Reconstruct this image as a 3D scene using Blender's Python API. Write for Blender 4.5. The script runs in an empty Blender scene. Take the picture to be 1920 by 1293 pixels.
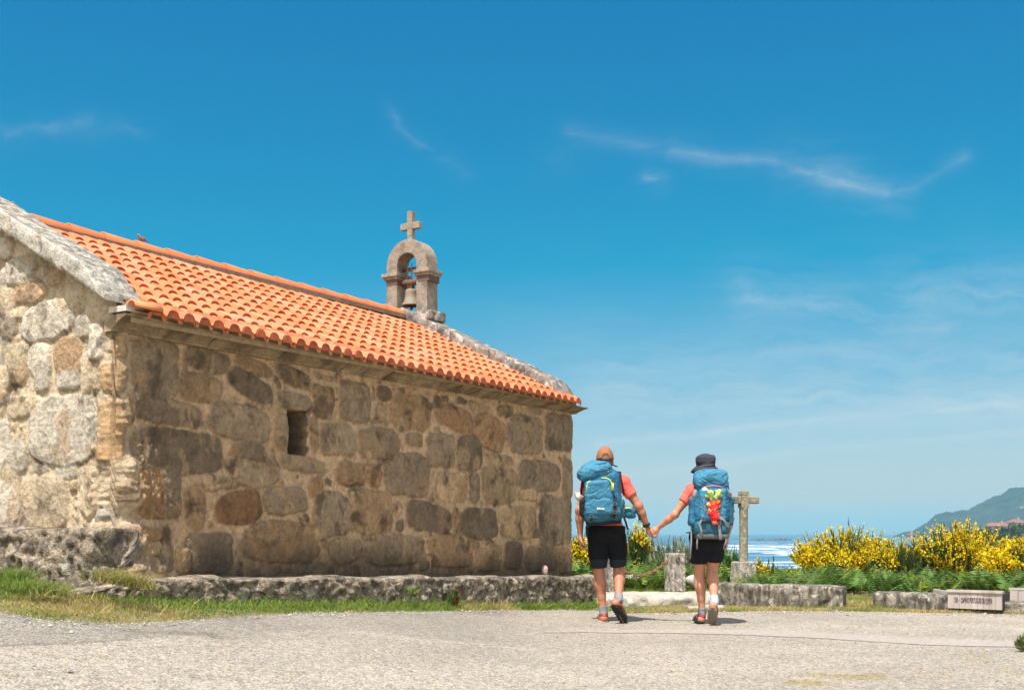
import bpy, math, random
import numpy as np
from mathutils import Vector, Matrix, Euler
R = math.radians
random.seed(5)
RNG = np.random.default_rng(11)
S = bpy.context.scene
COL = S.collection

# ------------------------------------------------------------------ helpers: objects
def link(o, parent=None):
    COL.objects.link(o)
    if parent is not None:
        o.parent = parent
    return o

def tag(o, label=None, cat=None, group=None, kind=None):
    if label: o['label'] = label
    if cat: o['category'] = cat
    if group: o['group'] = group
    if kind: o['kind'] = kind
    return o

def empty(name, loc=(0, 0, 0), rz=0.0):
    o = bpy.data.objects.new(name, None)
    o.location = loc
    o.rotation_euler = (0, 0, rz)
    o.empty_display_size = 0.1
    return link(o)

def mesh_np(name, V, faces, mat, parent=None, smooth=True, cols=None):
    """faces: list of integer arrays, each (n, k)"""
    V = np.asarray(V, dtype=np.float32).reshape(-1, 3)
    me = bpy.data.meshes.new(name)
    fl = [np.asarray(f, dtype=np.int32) for f in faces if len(f)]
    nl = sum(f.size for f in fl)
    npoly = sum(len(f) for f in fl)
    me.vertices.add(len(V)); me.vertices.foreach_set('co', V.ravel())
    me.loops.add(nl)
    me.loops.foreach_set('vertex_index', np.concatenate([f.ravel() for f in fl]))
    me.polygons.add(npoly)
    tot = np.concatenate([np.full(len(f), f.shape[1], np.int32) for f in fl])
    st = np.concatenate([[0], np.cumsum(tot)[:-1]]).astype(np.int32)
    me.polygons.foreach_set('loop_start', st)
    me.polygons.foreach_set('loop_total', tot)
    me.polygons.foreach_set('use_smooth', np.full(npoly, bool(smooth)))
    if cols is not None:
        a = me.color_attributes.new('Col', 'FLOAT_COLOR', 'POINT')
        c = np.ones((len(V), 4), np.float32); c[:, :3] = np.asarray(cols)[:, :3]
        a.data.foreach_set('color', c.ravel())
    me.update(calc_edges=True)
    me.validate()
    if mat is not None: me.materials.append(mat)
    o = bpy.data.objects.new(name, me)
    return link(o, parent)

class MB:
    """collects simple shapes into ONE mesh"""
    def __init__(s): s.v = []; s.f = {3: [], 4: []}; s.c = []; s.n = 0
    def add(s, V, F, col=None):
        V = np.asarray(V, float).reshape(-1, 3)
        for f in F:
            if len(f) in (3, 4): s.f[len(f)].append([i + s.n for i in f])
            else:
                for k in range(1, len(f) - 1): s.f[3].append([f[0] + s.n, f[k] + s.n, f[k + 1] + s.n])
        s.v.append(V); s.n += len(V)
        s.c.append(np.tile(np.asarray(col if col is not None else (1, 1, 1), float), (len(V), 1)))
        return s
    def box(s, c, h, rot=None, taper=1.0, col=None):
        P = np.array([[x, y, z] for z in (-1, 1) for y in (-1, 1) for x in (-1, 1)], float)
        P[4:, :2] *= taper
        P = P * np.asarray(h)
        if rot is not None: P = P @ np.array(rot.to_3x3()).T
        P = P + np.asarray(c)
        return s.add(P, [(0, 2, 3, 1), (4, 5, 7, 6), (0, 1, 5, 4), (2, 6, 7, 3), (0, 4, 6, 2), (1, 3, 7, 5)], col)
    def tube(s, pts, r, n=8, col=None, flat=None, up=(0, 0, 1)):
        """swept tube; r scalar or list; flat=(a,b) half sizes of an oblong section"""
        pts = [np.asarray(p, float) for p in pts]
        m = len(pts)
        rs = r if isinstance(r, (list, tuple)) else [r] * m
        V = []
        prev = None
        for i in range(m):
            t = pts[min(i + 1, m - 1)] - pts[max(i - 1, 0)]
            t /= (np.linalg.norm(t) + 1e-9)
            ref = np.asarray(up, float) if prev is None else prev
            b = ref - t * (ref @ t)
            if np.linalg.norm(b) < 1e-4:
                ref = np.array([1.0, 0, 0]); b = ref - t * (ref @ t)
            b /= np.linalg.norm(b); a = np.cross(t, b); prev = b
            for k in range(n):
                an = 2 * math.pi * (k + .5) / n
                ca, sa = math.cos(an), math.sin(an)
                if flat:
                    q = pts[i] + a * ca * flat[0] * rs[i] * 1.2 + b * sa * flat[1] * rs[i] * 1.2
                else:
                    q = pts[i] + (a * ca + b * sa) * rs[i]
                V.append(q)
        F = []
        for i in range(m - 1):
            for k in range(n):
                k2 = (k + 1) % n
                F.append((i * n + k, i * n + k2, (i + 1) * n + k2, (i + 1) * n + k))
        F.append(tuple(range(n))[::-1]); F.append(tuple((m - 1) * n + k for k in range(n)))
        return s.add(V, F, col)
    def lathe(s, prof, c=(0, 0, 0), n=24, col=None):
        V = [[c[0] + r * math.cos(2 * math.pi * k / n), c[1] + r * math.sin(2 * math.pi * k / n), c[2] + z] for r, z in prof for k in range(n)]
        F = []
        for i in range(len(prof) - 1):
            for k in range(n):
                k2 = (k + 1) % n
                F.append((i * n + k, i * n + k2, (i + 1) * n + k2, (i + 1) * n + k))
        return s.add(V, F, col)
    def build(s, name, mat, parent=None, smooth=False):
        return mesh_np(name, np.concatenate(s.v), [s.f[4], s.f[3]], mat, parent, smooth, np.concatenate(s.c))

def bevel(o, w=0.01, seg=2, angle=40):
    m = o.modifiers.new('b', 'BEVEL'); m.width = w; m.segments = seg; m.limit_method = 'ANGLE'; m.angle_limit = R(angle)
    return o

# ------------------------------------------------------------------ helpers: noise
def _hash(ix, iy, iz, seed):
    h = (ix.astype(np.int64) * 374761393 + iy.astype(np.int64) * 668265263 + iz.astype(np.int64) * 2147483647 + seed * 974634777) & 0xFFFFFFFF
    h = ((h ^ (h >> 13)) * 1274126177) & 0xFFFFFFFF
    h = h ^ (h >> 16)
    return (h & 0xFFFF).astype(np.float32) / 65535.0

def vnoise(P, seed=0):
    P = np.asarray(P, np.float64)
    i = np.floor(P).astype(np.int64); f = (P - i); f = f * f * (3 - 2 * f)
    x, y, z = i[..., 0], i[..., 1], i[..., 2]
    fx, fy, fz = f[..., 0], f[..., 1], f[..., 2]
    r = 0
    for dz in (0, 1):
        wz = fz if dz else 1 - fz
        for dy in (0, 1):
            wy = fy if dy else 1 - fy
            a = _hash(x, y + dy, z + dz, seed); b = _hash(x + 1, y + dy, z + dz, seed)
            r = r + (a + (b - a) * fx) * wy * wz
    return r * 2 - 1

def fbm(P, octv=4, seed=0, gain=0.5):
    P = np.asarray(P, np.float64); a = 1.0; r = 0; t = 0
    for o in range(octv):
        r = r + vnoise(P * (2.03 ** o) + 17.3 * o, seed + o) * a; t += a; a *= gain
    return r / t

def worley(P, seed=0):
    """F1, F2 and the cell's random id"""
    P = np.asarray(P, np.float64); i = np.floor(P).astype(np.int64)
    f1 = np.full(P.shape[:-1], 9.0); f2 = f1.copy(); idd = np.zeros(P.shape[:-1])
    for dx in (-1, 0, 1):
        for dy in (-1, 0, 1):
            for dz in (-1, 0, 1):
                cx, cy, cz = i[..., 0] + dx, i[..., 1] + dy, i[..., 2] + dz
                q = np.stack([cx + _hash(cx, cy, cz, seed + 1), cy + _hash(cx, cy, cz, seed + 2), cz + _hash(cx, cy, cz, seed + 3)], -1)
                d = np.sqrt(((q - P) ** 2).sum(-1))
                h = _hash(cx, cy, cz, seed + 4)
                m = d < f1
                f2 = np.where(m, f1, np.minimum(f2, d)); idd = np.where(m, h, idd); f1 = np.where(m, d, f1)
    return f1, f2, idd

def sstep(a, b, x):
    t = np.clip((x - a) / (b - a), 0, 1); return t * t * (3 - 2 * t)

def lin(c):
    """sRGB 0-255 -> linear"""
    c = np.asarray(c, float) / 255.0
    return np.where(c <= 0.04045, c / 12.92, ((c + 0.055) / 1.055) ** 2.4)

# ------------------------------------------------------------------ helpers: materials
def new_mat(name, rough=0.8, color=None, spec=0.3):
    m = bpy.data.materials.new(name); m.use_nodes = True
    b = m.node_tree.nodes['Principled BSDF']
    b.inputs['Roughness'].default_value = rough
    b.inputs['Specular IOR Level'].default_value = spec
    if color is not None: b.inputs['Base Color'].default_value = (*color, 1)
    return m, m.node_tree, b

def nd(nt, typ, ins=None, **props):
    n = nt.nodes.new(typ)
    for k, v in props.items(): setattr(n, k, v)
    for k, v in (ins or {}).items():
        sock = n.inputs[k]
        if isinstance(v, bpy.types.NodeSocket): nt.links.new(v, sock)
        elif isinstance(v, bpy.types.Node): nt.links.new(v.outputs[0], sock)
        else: sock.default_value = v
    return n

def mth(nt, op, a, b=0.0, c=None, clamp=False):
    ins = {0: a, 1: b}
    if c is not None: ins[2] = c
    n = nd(nt, 'ShaderNodeMath', ins, operation=op); n.use_clamp = clamp
    return n.outputs[0]

def ramp(nt, fac, stops, interp='LINEAR'):
    n = nd(nt, 'ShaderNodeValToRGB', {0: fac}); cr = n.color_ramp; cr.interpolation = interp
    while len(cr.elements) < len(stops): cr.elements.new(0.5)
    for e, (p, c) in zip(cr.elements, stops):
        e.position = p
        c = (c, c, c) if not hasattr(c, '__len__') else c
        e.color = (*c[:3], 1)
    return n.outputs[0]

def mixc(nt, fac, a, b, blend='MIX'):
    n = nt.nodes.new('ShaderNodeMix'); n.data_type = 'RGBA'; n.blend_type = blend
    for i, v in ((0, fac), (6, a), (7, b)):
        s = n.inputs[i]
        if isinstance(v, bpy.types.NodeSocket): nt.links.new(v, s)
        elif i == 0: s.default_value = v
        else: s.default_value = (*v[:3], 1)
    return n.outputs[2]

def noise(nt, vec, scale, detail=4, rough=0.55, dist=0.0):
    n = nd(nt, 'ShaderNodeTexNoise', {'Scale': scale, 'Detail': detail, 'Roughness': rough, 'Distortion': dist})
    if vec is not None: nt.links.new(vec, n.inputs['Vector'])
    return n.outputs['Fac']

def objco(nt): return nd(nt, 'ShaderNodeTexCoord').outputs['Object']
def scaled(nt, vec, s):
    return nd(nt, 'ShaderNodeVectorMath', {0: vec, 1: s}, operation='MULTIPLY').outputs[0]

def bump(nt, bsdf, h, strength=0.5, dist=0.02):
    b = nd(nt, 'ShaderNodeBump', {'Height': h, 'Strength': strength, 'Distance': dist})
    nt.links.new(b.outputs[0], bsdf.inputs['Normal'])

def attr(nt, name='Col'): return nd(nt, 'ShaderNodeAttribute', attribute_name=name).outputs['Color']

def granite(name, base=None, speck=0.5, grain=90, stain=None, stain_amt=0.5, stain_scale=2.5, lichen=None, lichen_amt=0.5,
            bump_s=0.6, bump_d=0.012, streak=False, pale=None, pale_amt=0.0, orange=0.0):
    m, nt, b = new_mat(name, rough=0.9, spec=0.2)
    co = objco(nt)
    c = attr(nt) if base is None else nd(nt, 'ShaderNodeRGB').outputs[0]
    if base is not None: c.default_value = (*base, 1)
    g1 = noise(nt, co, grain, 3, 0.7)
    g2 = noise(nt, co, grain * 0.22, 4, 0.6)
    k = ramp(nt, g1, [(0.30, 1 - speck), (0.5, 1.0), (0.72, 1 + speck * 0.55)])
    c = mixc(nt, 1.0, c, k, 'MULTIPLY')
    k2 = ramp(nt, g2, [(0.3, 0.72), (0.55, 1.0), (0.75, 1.18)])
    c = mixc(nt, 1.0, c, k2, 'MULTIPLY')
    if stain is not None:
        v = scaled(nt, co, (1, 1, 0.28)) if streak else co
        s = noise(nt, v, stain_scale, 6, 0.62, 0.4)
        f = ramp(nt, s, [(0.56 - stain_amt * 0.22, 0.0), (0.68 - stain_amt * 0.14, 1.0)])
        f = mth(nt, 'MULTIPLY', f, 0.85)
        c = mixc(nt, f, c, stain)
    if pale is not None:
        s = noise(nt, co, 7.0, 5, 0.65, 0.3)
        f = ramp(nt, s, [(0.62 - pale_amt * 0.15, 0.0), (0.70 - pale_amt * 0.12, 1.0)])
        c = mixc(nt, mth(nt, 'MULTIPLY', f, 0.8), c, pale)
    if lichen is not None:
        s = noise(nt, co, 26.0, 4, 0.6)
        f = ramp(nt, s, [(0.62 - lichen_amt * 0.1, 0.0), (0.67 - lichen_amt * 0.1, 1.0)])
        c = mixc(nt, mth(nt, 'MULTIPLY', f, 0.85), c, lichen)
    if orange > 0:
        s = noise(nt, co, 9.0, 3, 0.6)
        f = ramp(nt, s, [(0.70 - orange * 0.1, 0.0), (0.73 - orange * 0.1, 1.0)])
        c = mixc(nt, mth(nt, 'MULTIPLY', f, 0.75), c, (0.55, 0.26, 0.04))
    nt.links.new(c, b.inputs['Base Color'])
    h = mth(nt, 'ADD', mth(nt, 'MULTIPLY', g1, 0.5), g2)
    bump(nt, b, h, bump_s, bump_d)
    return m

# ------------------------------------------------------------------ camera
F0, CX, HY, CAMZ = 2200.0, 960.0, 999.0, 0.91
cam = bpy.data.objects.new('camera', bpy.data.cameras.new('camera'))
link(cam)
cam.location = (0, 0, CAMZ); cam.rotation_euler = (R(90), 0, 0)
cam.data.sensor_width = 36.0; cam.data.lens = F0 / 1920 * 36.0
cam.data.shift_y = (HY - 646.5) / 1920
cam.data.clip_start = 0.1; cam.data.clip_end = 60000
cam.data.dof.use_dof = True; cam.data.dof.focus_distance = 11.7; cam.data.dof.aperture_fstop = 5.0
S.camera = cam
S.render.engine = 'CYCLES'
S.cycles.use_denoising = True
S.cycles.max_bounces = 8
S.cycles.volume_bounces = 0
S.view_settings.view_transform = 'Standard'; S.view_settings.look = 'None'
S.view_settings.exposure = 1.1; S.view_settings.gamma = 1.0; S.view_settings.use_curve_mapping = False

def at(px, py, Y):
    """photo pixel -> world point at depth Y"""
    return np.array([(px - CX) / F0 * Y, Y, CAMZ + (HY - py) / F0 * Y])

# ------------------------------------------------------------------ chapel frame (plan): N = near corner, D along the side wall, NRM out of it
D2 = np.array([0.5475, 0.8368]); N2 = np.array([0.8368, -0.5475]); G2 = -N2
NC = np.array([-3.028, 8.943]); LEN = 6.94; HW = 2.366
def side_px(px, py, off=0.0):
    d = np.array([(px - CX) / F0, 1.0]); t = (N2 @ NC + off) / (N2 @ d)
    return ((d * t - NC) @ D2, CAMZ + (HY - py) / F0 * t)
def gable_px(px, py, off=0.0):
    d = np.array([(px - CX) / F0, 1.0]); t = (D2 @ NC - off) / (D2 @ d)
    return ((d * t - NC) @ G2, CAMZ + (HY - py) / F0 * t)
def cpt(s, o, z):
    """chapel coordinates (along the side wall, out of it, up) -> world"""
    p = NC + D2 * s + N2 * o
    return np.array([p[0], p[1], z])
def cpts(s, o, z):
    s, o, z = np.broadcast_arrays(np.asarray(s, float), np.asarray(o, float), np.asarray(z, float))
    return np.stack([NC[0] + D2[0] * s + N2[0] * o, NC[1] + D2[1] * s + N2[1] * o, z], -1)

def bank(x, y):
    return 0.05 * sstep(7.55, 8.6, y + 0.0 * x) * sstep(-2.3, -3.4, x)
def ground_z(x, y):
    x = np.asarray(x, float); y = np.asarray(y, float)
    k = 0.25
    z = 0.105 * k * np.logaddexp(0, np.clip((0.8 - x) / k, -60, 60))
    z = np.minimum(z, 0.9)
    z = z + bank(x, y)
    far = np.clip(y - 27, 0, None)
    drop = -0.10 * far * sstep(0, 25, far)
    return z + np.maximum(drop, -9.5)

# ------------------------------------------------------------------ sun, sky
SUN_EL = R(64.5)
sh = -D2 * math.cos(R(9.0)) + N2 * math.sin(R(9.0))      # horizontal direction towards the sun: along the side wall, a touch in front of it
sun_dir = Vector((sh[0] * math.cos(SUN_EL), sh[1] * math.cos(SUN_EL), math.sin(SUN_EL))).normalized()
sl = bpy.data.lights.new('sun', 'SUN'); sl.energy = 3.6; sl.angle = R(0.5); sl.color = (1.0, 0.95, 0.88)
so = link(bpy.data.objects.new('sun', sl)); so.location = (-10, -10, 30)
so.rotation_euler = sun_dir.to_track_quat('Z', 'Y').to_euler()

W = bpy.data.worlds.new('World'); S.world = W; W.use_nodes = True
nt = W.node_tree
bg = nt.nodes['Background']; bg.inputs['Strength'].default_value = 0.15
sky = nd(nt, 'ShaderNodeTexSky', sky_type='NISHITA'); sky.sun_disc = False
sky.sun_elevation = SUN_EL; sky.sun_rotation = math.atan2(sun_dir.x, sun_dir.y)
sky.altitude = 0; sky.air_density = 1.0; sky.dust_density = 0.6; sky.ozone_density = 2.2
gen = nd(nt, 'ShaderNodeTexCoord').outputs['Generated']
sep = nd(nt, 'ShaderNodeSeparateXYZ', {0: gen})
ysafe = mth(nt, 'MAXIMUM', sep.outputs[1], 0.02)
uv = nd(nt, 'ShaderNodeCombineXYZ', {0: mth(nt, 'DIVIDE', sep.outputs[0], ysafe), 1: mth(nt, 'DIVIDE', sep.outputs[2], ysafe), 2: 0.0}).outputs[0]
wn = nd(nt, 'ShaderNodeTexNoise', {'Vector': uv, 'Scale': 13.0, 'Detail': 6.0, 'Roughness': .62})
warp = nd(nt, 'ShaderNodeVectorMath', {0: nd(nt, 'ShaderNodeVectorMath', {0: wn.outputs['Color'], 1: (0.5, 0.5, 0.5)}, operation='SUBTRACT').outputs[0], 'Scale': 0.040}, operation='SCALE').outputs[0]
uvw = nd(nt, 'ShaderNodeVectorMath', {0: uv, 1: warp}, operation='ADD').outputs[0]
uvs = nd(nt, 'ShaderNodeVectorMath', {0: uv, 1: nd(nt, 'ShaderNodeVectorMath', {0: warp, 'Scale': .30}, operation='SCALE').outputs[0]}, operation='ADD').outputs[0]
def streak(px0, py0, px1, py1, wpx, amt, soft=False):
    a = ((px0 - CX) / F0, (HY - py0) / F0, 0); b = ((px1 - CX) / F0, (HY - py1) / F0, 0)
    ba = (b[0] - a[0], b[1] - a[1], 0); L2 = ba[0] ** 2 + ba[1] ** 2
    pa = nd(nt, 'ShaderNodeVectorMath', {0: uvs if soft else uvw, 1: a}, operation='SUBTRACT').outputs[0]
    dt = nd(nt, 'ShaderNodeVectorMath', {0: pa, 1: ba}, operation='DOT_PRODUCT').outputs['Value']
    h = mth(nt, 'DIVIDE', dt, L2, clamp=True)
    cl = nd(nt, 'ShaderNodeVectorMath', {0: ba, 'Scale': h}, operation='SCALE').outputs[0]
    dd = nd(nt, 'ShaderNodeVectorMath', {0: nd(nt, 'ShaderNodeVectorMath', {0: pa, 1: cl}, operation='SUBTRACT').outputs[0]}, operation='LENGTH').outputs['Value']
    g = mth(nt, 'DIVIDE', dd, wpx / F0)
    g = mth(nt, 'EXPONENT', mth(nt, 'MULTIPLY', g, -1.15))
    return mth(nt, 'MULTIPLY', g, amt)
STREAKS = [(1070, 246, 1260, 283, 15, .12, True), (1260, 283, 1450, 302, 15, .21, True), (1450, 302, 1560, 340, 20, .22, True), (1540, 332, 1660, 364, 20, .30, True), (1480, 300, 1600, 330, 30, .14), (1560, 350, 1680, 368, 26, .16), (1660, 364, 1720, 350, 14, .16, True),
           (1720, 350, 1810, 296, 13, .11, True), (1100, 250, 1040, 300, 26, .05), (20, 246, 170, 237, 15, .12), (170, 237, 260, 242, 13, .10), (728, 198, 742, 235, 9, .13), (742, 235, 790, 268, 9, .10), (790, 268, 880, 330, 12, .05), (1215, 322, 1245, 336, 12, .24),
           (1120, 832, 1560, 786, 8, .40, True), (1560, 786, 1960, 752, 13, .42, True), (1170, 894, 1450, 853, 8, .34, True), (1450, 853, 1960, 804, 9, .34, True), (1500, 800, 1960, 775, 30, .16, True),
           (1100, 745, 1930, 748, 85, .30), (1400, 560, 1760, 612, 44, .26), (1600, 600, 1800, 626, 16, .22), (1700, 560, 1930, 545, 60, .22), (1150, 690, 1900, 650, 60, .20), (1650, 700, 1960, 690, 70, .24), (950, 610, 1250, 590, 30, .07)]
tot = lines = None
for sgm in STREAKS:
    q = streak(*sgm)
    if len(sgm) > 6 and sgm[1] > 700: lines = q if lines is None else mth(nt, 'MAXIMUM', lines, q)
    else: tot = q if tot is None else mth(nt, 'MAXIMUM', tot, q)
fib = nd(nt, 'ShaderNodeTexNoise', {'Vector': nd(nt, 'ShaderNodeVectorMath', {0: uvw, 1: (0.22, 1.5, 1)}, operation='MULTIPLY').outputs[0], 'Scale': 55.0, 'Detail': 6.0, 'Roughness': 0.6}).outputs['Fac']
tot = mth(nt, 'MULTIPLY', tot, ramp(nt, fib, [(0.32, 0.15), (0.5, 0.8), (0.70, 1.45)]))
patchy = nd(nt, 'ShaderNodeTexNoise', {'Vector': uvw, 'Scale': 7.0, 'Detail': 4.0}).outputs['Fac']
tot = mth(nt, 'ADD', tot, mth(nt, 'MULTIPLY', lines, ramp(nt, patchy, [(.3, .55), (.65, 1.1)])))
tot = mth(nt, 'MULTIPLY', tot, mth(nt, 'GREATER_THAN', sep.outputs[1], 0.05), clamp=True)
# the lower half of the seaward sky is graded a deep blue; overhead and behind, out of view, a warm tint is added to fill the shade
raw = nd(nt, 'ShaderNodeSeparateColor', {0: mixc(nt, 1.0, sky.outputs[0], (0.62, 1.10, 1.18), 'MULTIPLY')}).outputs
deep = nd(nt, 'ShaderNodeCombineColor', {0: mth(nt, 'MAXIMUM', mth(nt, 'MULTIPLY_ADD', raw[0], 0.8148, -1.0968), 0.0), 1: mth(nt, 'MULTIPLY_ADD', raw[1], 0.2925, -0.0235), 2: mth(nt, 'MULTIPLY_ADD', raw[2], 0.2194, 0.5641)}).outputs[0]
wz = nd(nt, 'ShaderNodeMapRange', {0: sep.outputs[2], 1: .60, 2: .46, 3: 0.0, 4: 1.0}).outputs[0]
wy = nd(nt, 'ShaderNodeMapRange', {0: sep.outputs[1], 1: -.15, 2: .25, 3: 0.0, 4: 1.0}).outputs[0]
skyc = mixc(nt, mth(nt, 'MULTIPLY', wz, wy), mixc(nt, 1.0, sky.outputs[0], (1.36, 1.02, .72), 'MULTIPLY'), deep)
skyc = mixc(nt, tot, skyc, (2.25, 2.45, 2.5))
nt.links.new(skyc, bg.inputs['Color'])
# ================================================================== CHAPEL
chapel = empty('chapel', (NC[0], NC[1], 0.0))
tag(chapel, 'small rubble stone chapel with orange clay tile roof and open stone bell arch', 'chapel')
bpy.context.view_layer.update()
def ch(o):      # parent a part built in world coordinates under the chapel
    o.parent = chapel; o.matrix_parent_inverse = Matrix.Translation((-NC[0], -NC[1], 0)); return o

Z_EAVE0, Z_EAVE1 = 2.637, 2.561
def eave_z(s): return Z_EAVE0 + (Z_EAVE1 - Z_EAVE0) * (np.asarray(s) - .186) / 6.43
TAN = 0.475
def corn_bot(s): return 2.440 - 0.0045 * np.asarray(s)

# ---- stones of the two walls one sees: centre and half size as measured, kind of stone, tilt, squareness
G, BR, DK, TN, RB, WH, OR = 'grey', 'brown', 'dark', 'tan', 'red', 'white', 'orange'
ST_SIDE = [(289,690,47,54,G,0,4),(387,675,43,22,DK,4,3),(474,688,35,13,BR,6,3),(375,727,41,27,BR,0,2.6),(470,725,46,22,DK,20,3),(549,707,31,18,DK,10,2.6),
 (606,755,19,31,BR,4,6),(666,754,28,37,G,0,6),(720,738,13,14,DK,0,2.4),(770,773,39,35,BR,0,3),(450,791,57,34,G,4,3.4),(312,773,66,25,DK,3,3.4),
 (347,847,74,40,DK,3,4),(464,847,32,18,DK,0,4),(555,753,29,16,G,4,3.5),(527,808,13,35,G,0,3),(567,869,45,15,G,4,4),(590,817,6,32,BR,0,4),
 (633,823,33,31,G,0,3.6),(711,831,39,29,G,-4,3),(485,889,40,23,G,-3,3.4),(425,904,24,11,TN,0,3),(658,888,27,23,BR,0,3.4),(702,891,13,20,OR,20,3),
 (764,889,42,42,G,0,3.2),(448,951,45,33,RB,-8,2.4),(536,938,40,27,G,-6,2.8),(590,911,15,19,BR,-15,2.6),(622,962,35,43,G,0,2.8),(700,959,35,41,BR,0,7),
 (749,985,8,10,DK,0,3),(805,970,42,28,DK,5,3),(530,1016,72,38,BR,0,3),(647,1032,30,24,G,0,2.6),(741,1030,58,30,G,0,3.2),(394,1036,44,38,DK,0,5),
 (852,784,36,24,OR,10,3),(919,810,28,32,OR,12,3.6),(985,815,34,36,G,0,3),(1049,811,26,35,DK,0,7),(826,844,26,31,G,0,5),(880,849,24,34,DK,-4,4),
 (777,826,15,13,G,0,3),(948,770,15,10,DK,0,2.6),(898,762,16,8,TN,0,3),(848,914,28,28,TN,0,5),(890,914,9,27,G,0,4),(938,910,33,33,TN,0,4),
 (1011,892,40,30,G,0,4),(1064,897,9,37,G,0,6),(937,864,26,13,TN,0,3),(898,981,35,30,DK,0,3.6),(854,973,6,22,BR,0,4),(974,978,33,31,TN,0,4),
 (1041,977,30,47,G,0,7),(845,1032,42,32,BR,0,3.2),(917,1047,25,23,BR,0,4),(962,1040,17,27,DK,0,3.4),(1015,1047,31,23,G,0,4),(1060,1050,11,24,TN,0,5),
 (990,926,17,12,TN,0,3),(820,749,8,8,DK,0,2.4),(818,804,7,6,G,0,2.4),(700,738,3,12,DK,0,3),(715,774,9,16,TN,0,2.4),(753,731,7,6,DK,0,2.4),(519,718,5,14,DK,-30,2.6),
 (609,708,22,7,G,4,3),(752,804,6,6,DK,0,2.4),(728,856,8,8,RB,0,2.4),(574,968,5,10,DK,-30,2.4),(835,748,7,6,DK,0,2.4),(866,750,11,6,DK,0,2.4),(1000,770,13,7,G,0,2.6),
 (366,950,20,40,BR,0,3),(341,1050,15,26,TN,0,4),(440,866,30,8,TN,0,3),(395,905,16,14,TN,0,3),(690,1005,14,8,TN,0,3),(575,1040,12,16,G,0,2.6),(600,1000,14,12,TN,0,2.6),
 (795,1060,10,10,DK,0,3),(890,1020,10,8,BR,0,2.4),(1005,1000,10,8,DK,0,2.4),(650,718,12,7,G,0,2.6),(800,1000,12,6,TN,0,2.6),(570,720,8,6,DK,0,2.4),(500,760,8,6,TN,0,2.4),
 (345,700,5,22,G,0,3),(262,705,14,22,BR,0,3),(520,760,6,10,TN,0,2.4),(690,850,6,12,TN,10,2.6),(540,905,14,7,TN,0,2.6),(420,760,12,7,TN,0,2.6),(725,1000,10,7,TN,0,2.6),
 # corner stones
 (213,707,15,30,TN,0,3.4),(238,768,10,30,TN,0,3),(222,650,11,22,TN,0,3),(211,807,17,58,TN,0,4),(250,838,13,32,G,0,3),(278,925,36,50,OR,0,3),(318,925,22,44,DK,0,3.4),(280,1003,38,12,OR,4,3.4),(285,1030,34,13,TN,0,3.4),(290,1058,32,15,DK,0,3)]
ST_GABLE = [(92,600,48,36,WH,-4,2.6),(39,510,28,25,WH,0,2.6),(57,548,28,22,BR,0,2.5),(10,467,16,20,WH,0,2.6),(11,567,20,25,TN,0,2.8),(74,671,17,27,WH,0,3),
 (131,667,25,33,OR,0,3),(35,680,20,38,TN,0,3.2),(12,607,13,15,WH,0,2.6),(18,637,20,9,WH,0,3),(33,588,15,10,TN,0,3),(157,613,14,22,WH,0,3.4),(187,640,15,34,WH,0,3.4),(133,563,30,23,TN,-25,3),
 (125,806,68,60,WH,0,3),(39,762,39,22,TN,0,3),(131,710,22,20,WH,0,3.4),(80,705,16,28,WH,0,3),(8,814,12,28,WH,0,3),(25,858,26,34,WH,0,3.2),(127,883,22,12,WH,0,3),(78,879,12,10,WH,0,2.6),
 (14,940,24,46,WH,0,3),(84,943,42,46,TN,0,4),(139,911,8,12,BR,0,2.6),(115,983,8,7,TN,0,2.4),(14,708,12,22,TN,0,3),(175,920,24,46,TN,0,3.2),(168,700,12,40,TN,0,3.4),
 (60,490,22,12,TN,0,2.6),(105,520,14,18,BR,0,2.6),(10,515,10,12,WH,0,2.4),(150,580,8,8,TN,0,2.4),(60,905,18,10,TN,0,2.6),(212,1030,27,44,BR,0,3.6),(180,1055,12,20,BR,0,3)]
STC = {'black': (.085, .064, .045), G: (.375, .268, .168), BR: (.41, .258, .138), DK: (.255, .183, .117), TN: (.53, .36, .20), RB: (.28, .15, .075), WH: (.5, .45, .38), OR: (.44, .255, .125)}
STCG = {G: (.38, .325, .245), BR: (.41, .285, .175), DK: (.20, .17, .13), TN: (.48, .385, .26), RB: (.3, .2, .13), WH: (.52, .465, .375), OR: (.43, .285, .165)}
stones = []
def pxm(px, fn):            # metres along the wall per photo pixel there
    return abs(fn(px + 1, 800)[0] - fn(px - 1, 800)[0]) / 2
for (cx, cy, hw, hh, k, rot, p) in ST_SIDE:
    s, z = side_px(cx, cy); sc = pxm(cx, side_px); vs = abs(side_px(cx, cy - 1)[1] - z)
    stones.append((s, z, hw * sc, hh * vs, k, R(rot), p + .3, False))
for (cx, cy, hw, hh, k, rot, p) in ST_GABLE:
    u, z = gable_px(cx, cy); sc = pxm(cx, gable_px); vs = abs(gable_px(cx, cy - 1)[1] - z)
    stones.append((-u, z, hw * sc * 1.07, hh * vs * 1.07, k, R(rot), p, True))
rr = random.Random(3)
def fill(q0, q1, z0, z1):   # rubble for the stretches the photograph does not show
    z = z0
    while z < z1:
        h = rr.uniform(.2, .38); q = q0 + rr.uniform(-.15, .1)
        while q < q1:
            w = rr.uniform(.22, .55)
            stones.append((q + w / 2, z + h / 2, w * .43, h * .43, rr.choice([G, BR, TN, WH, TN, WH]), R(rr.uniform(-6, 6)), rr.uniform(2.6, 5), True))
            q += w
        z += h
fill(-2 * HW, -1.42, .2, 3.9)

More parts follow.
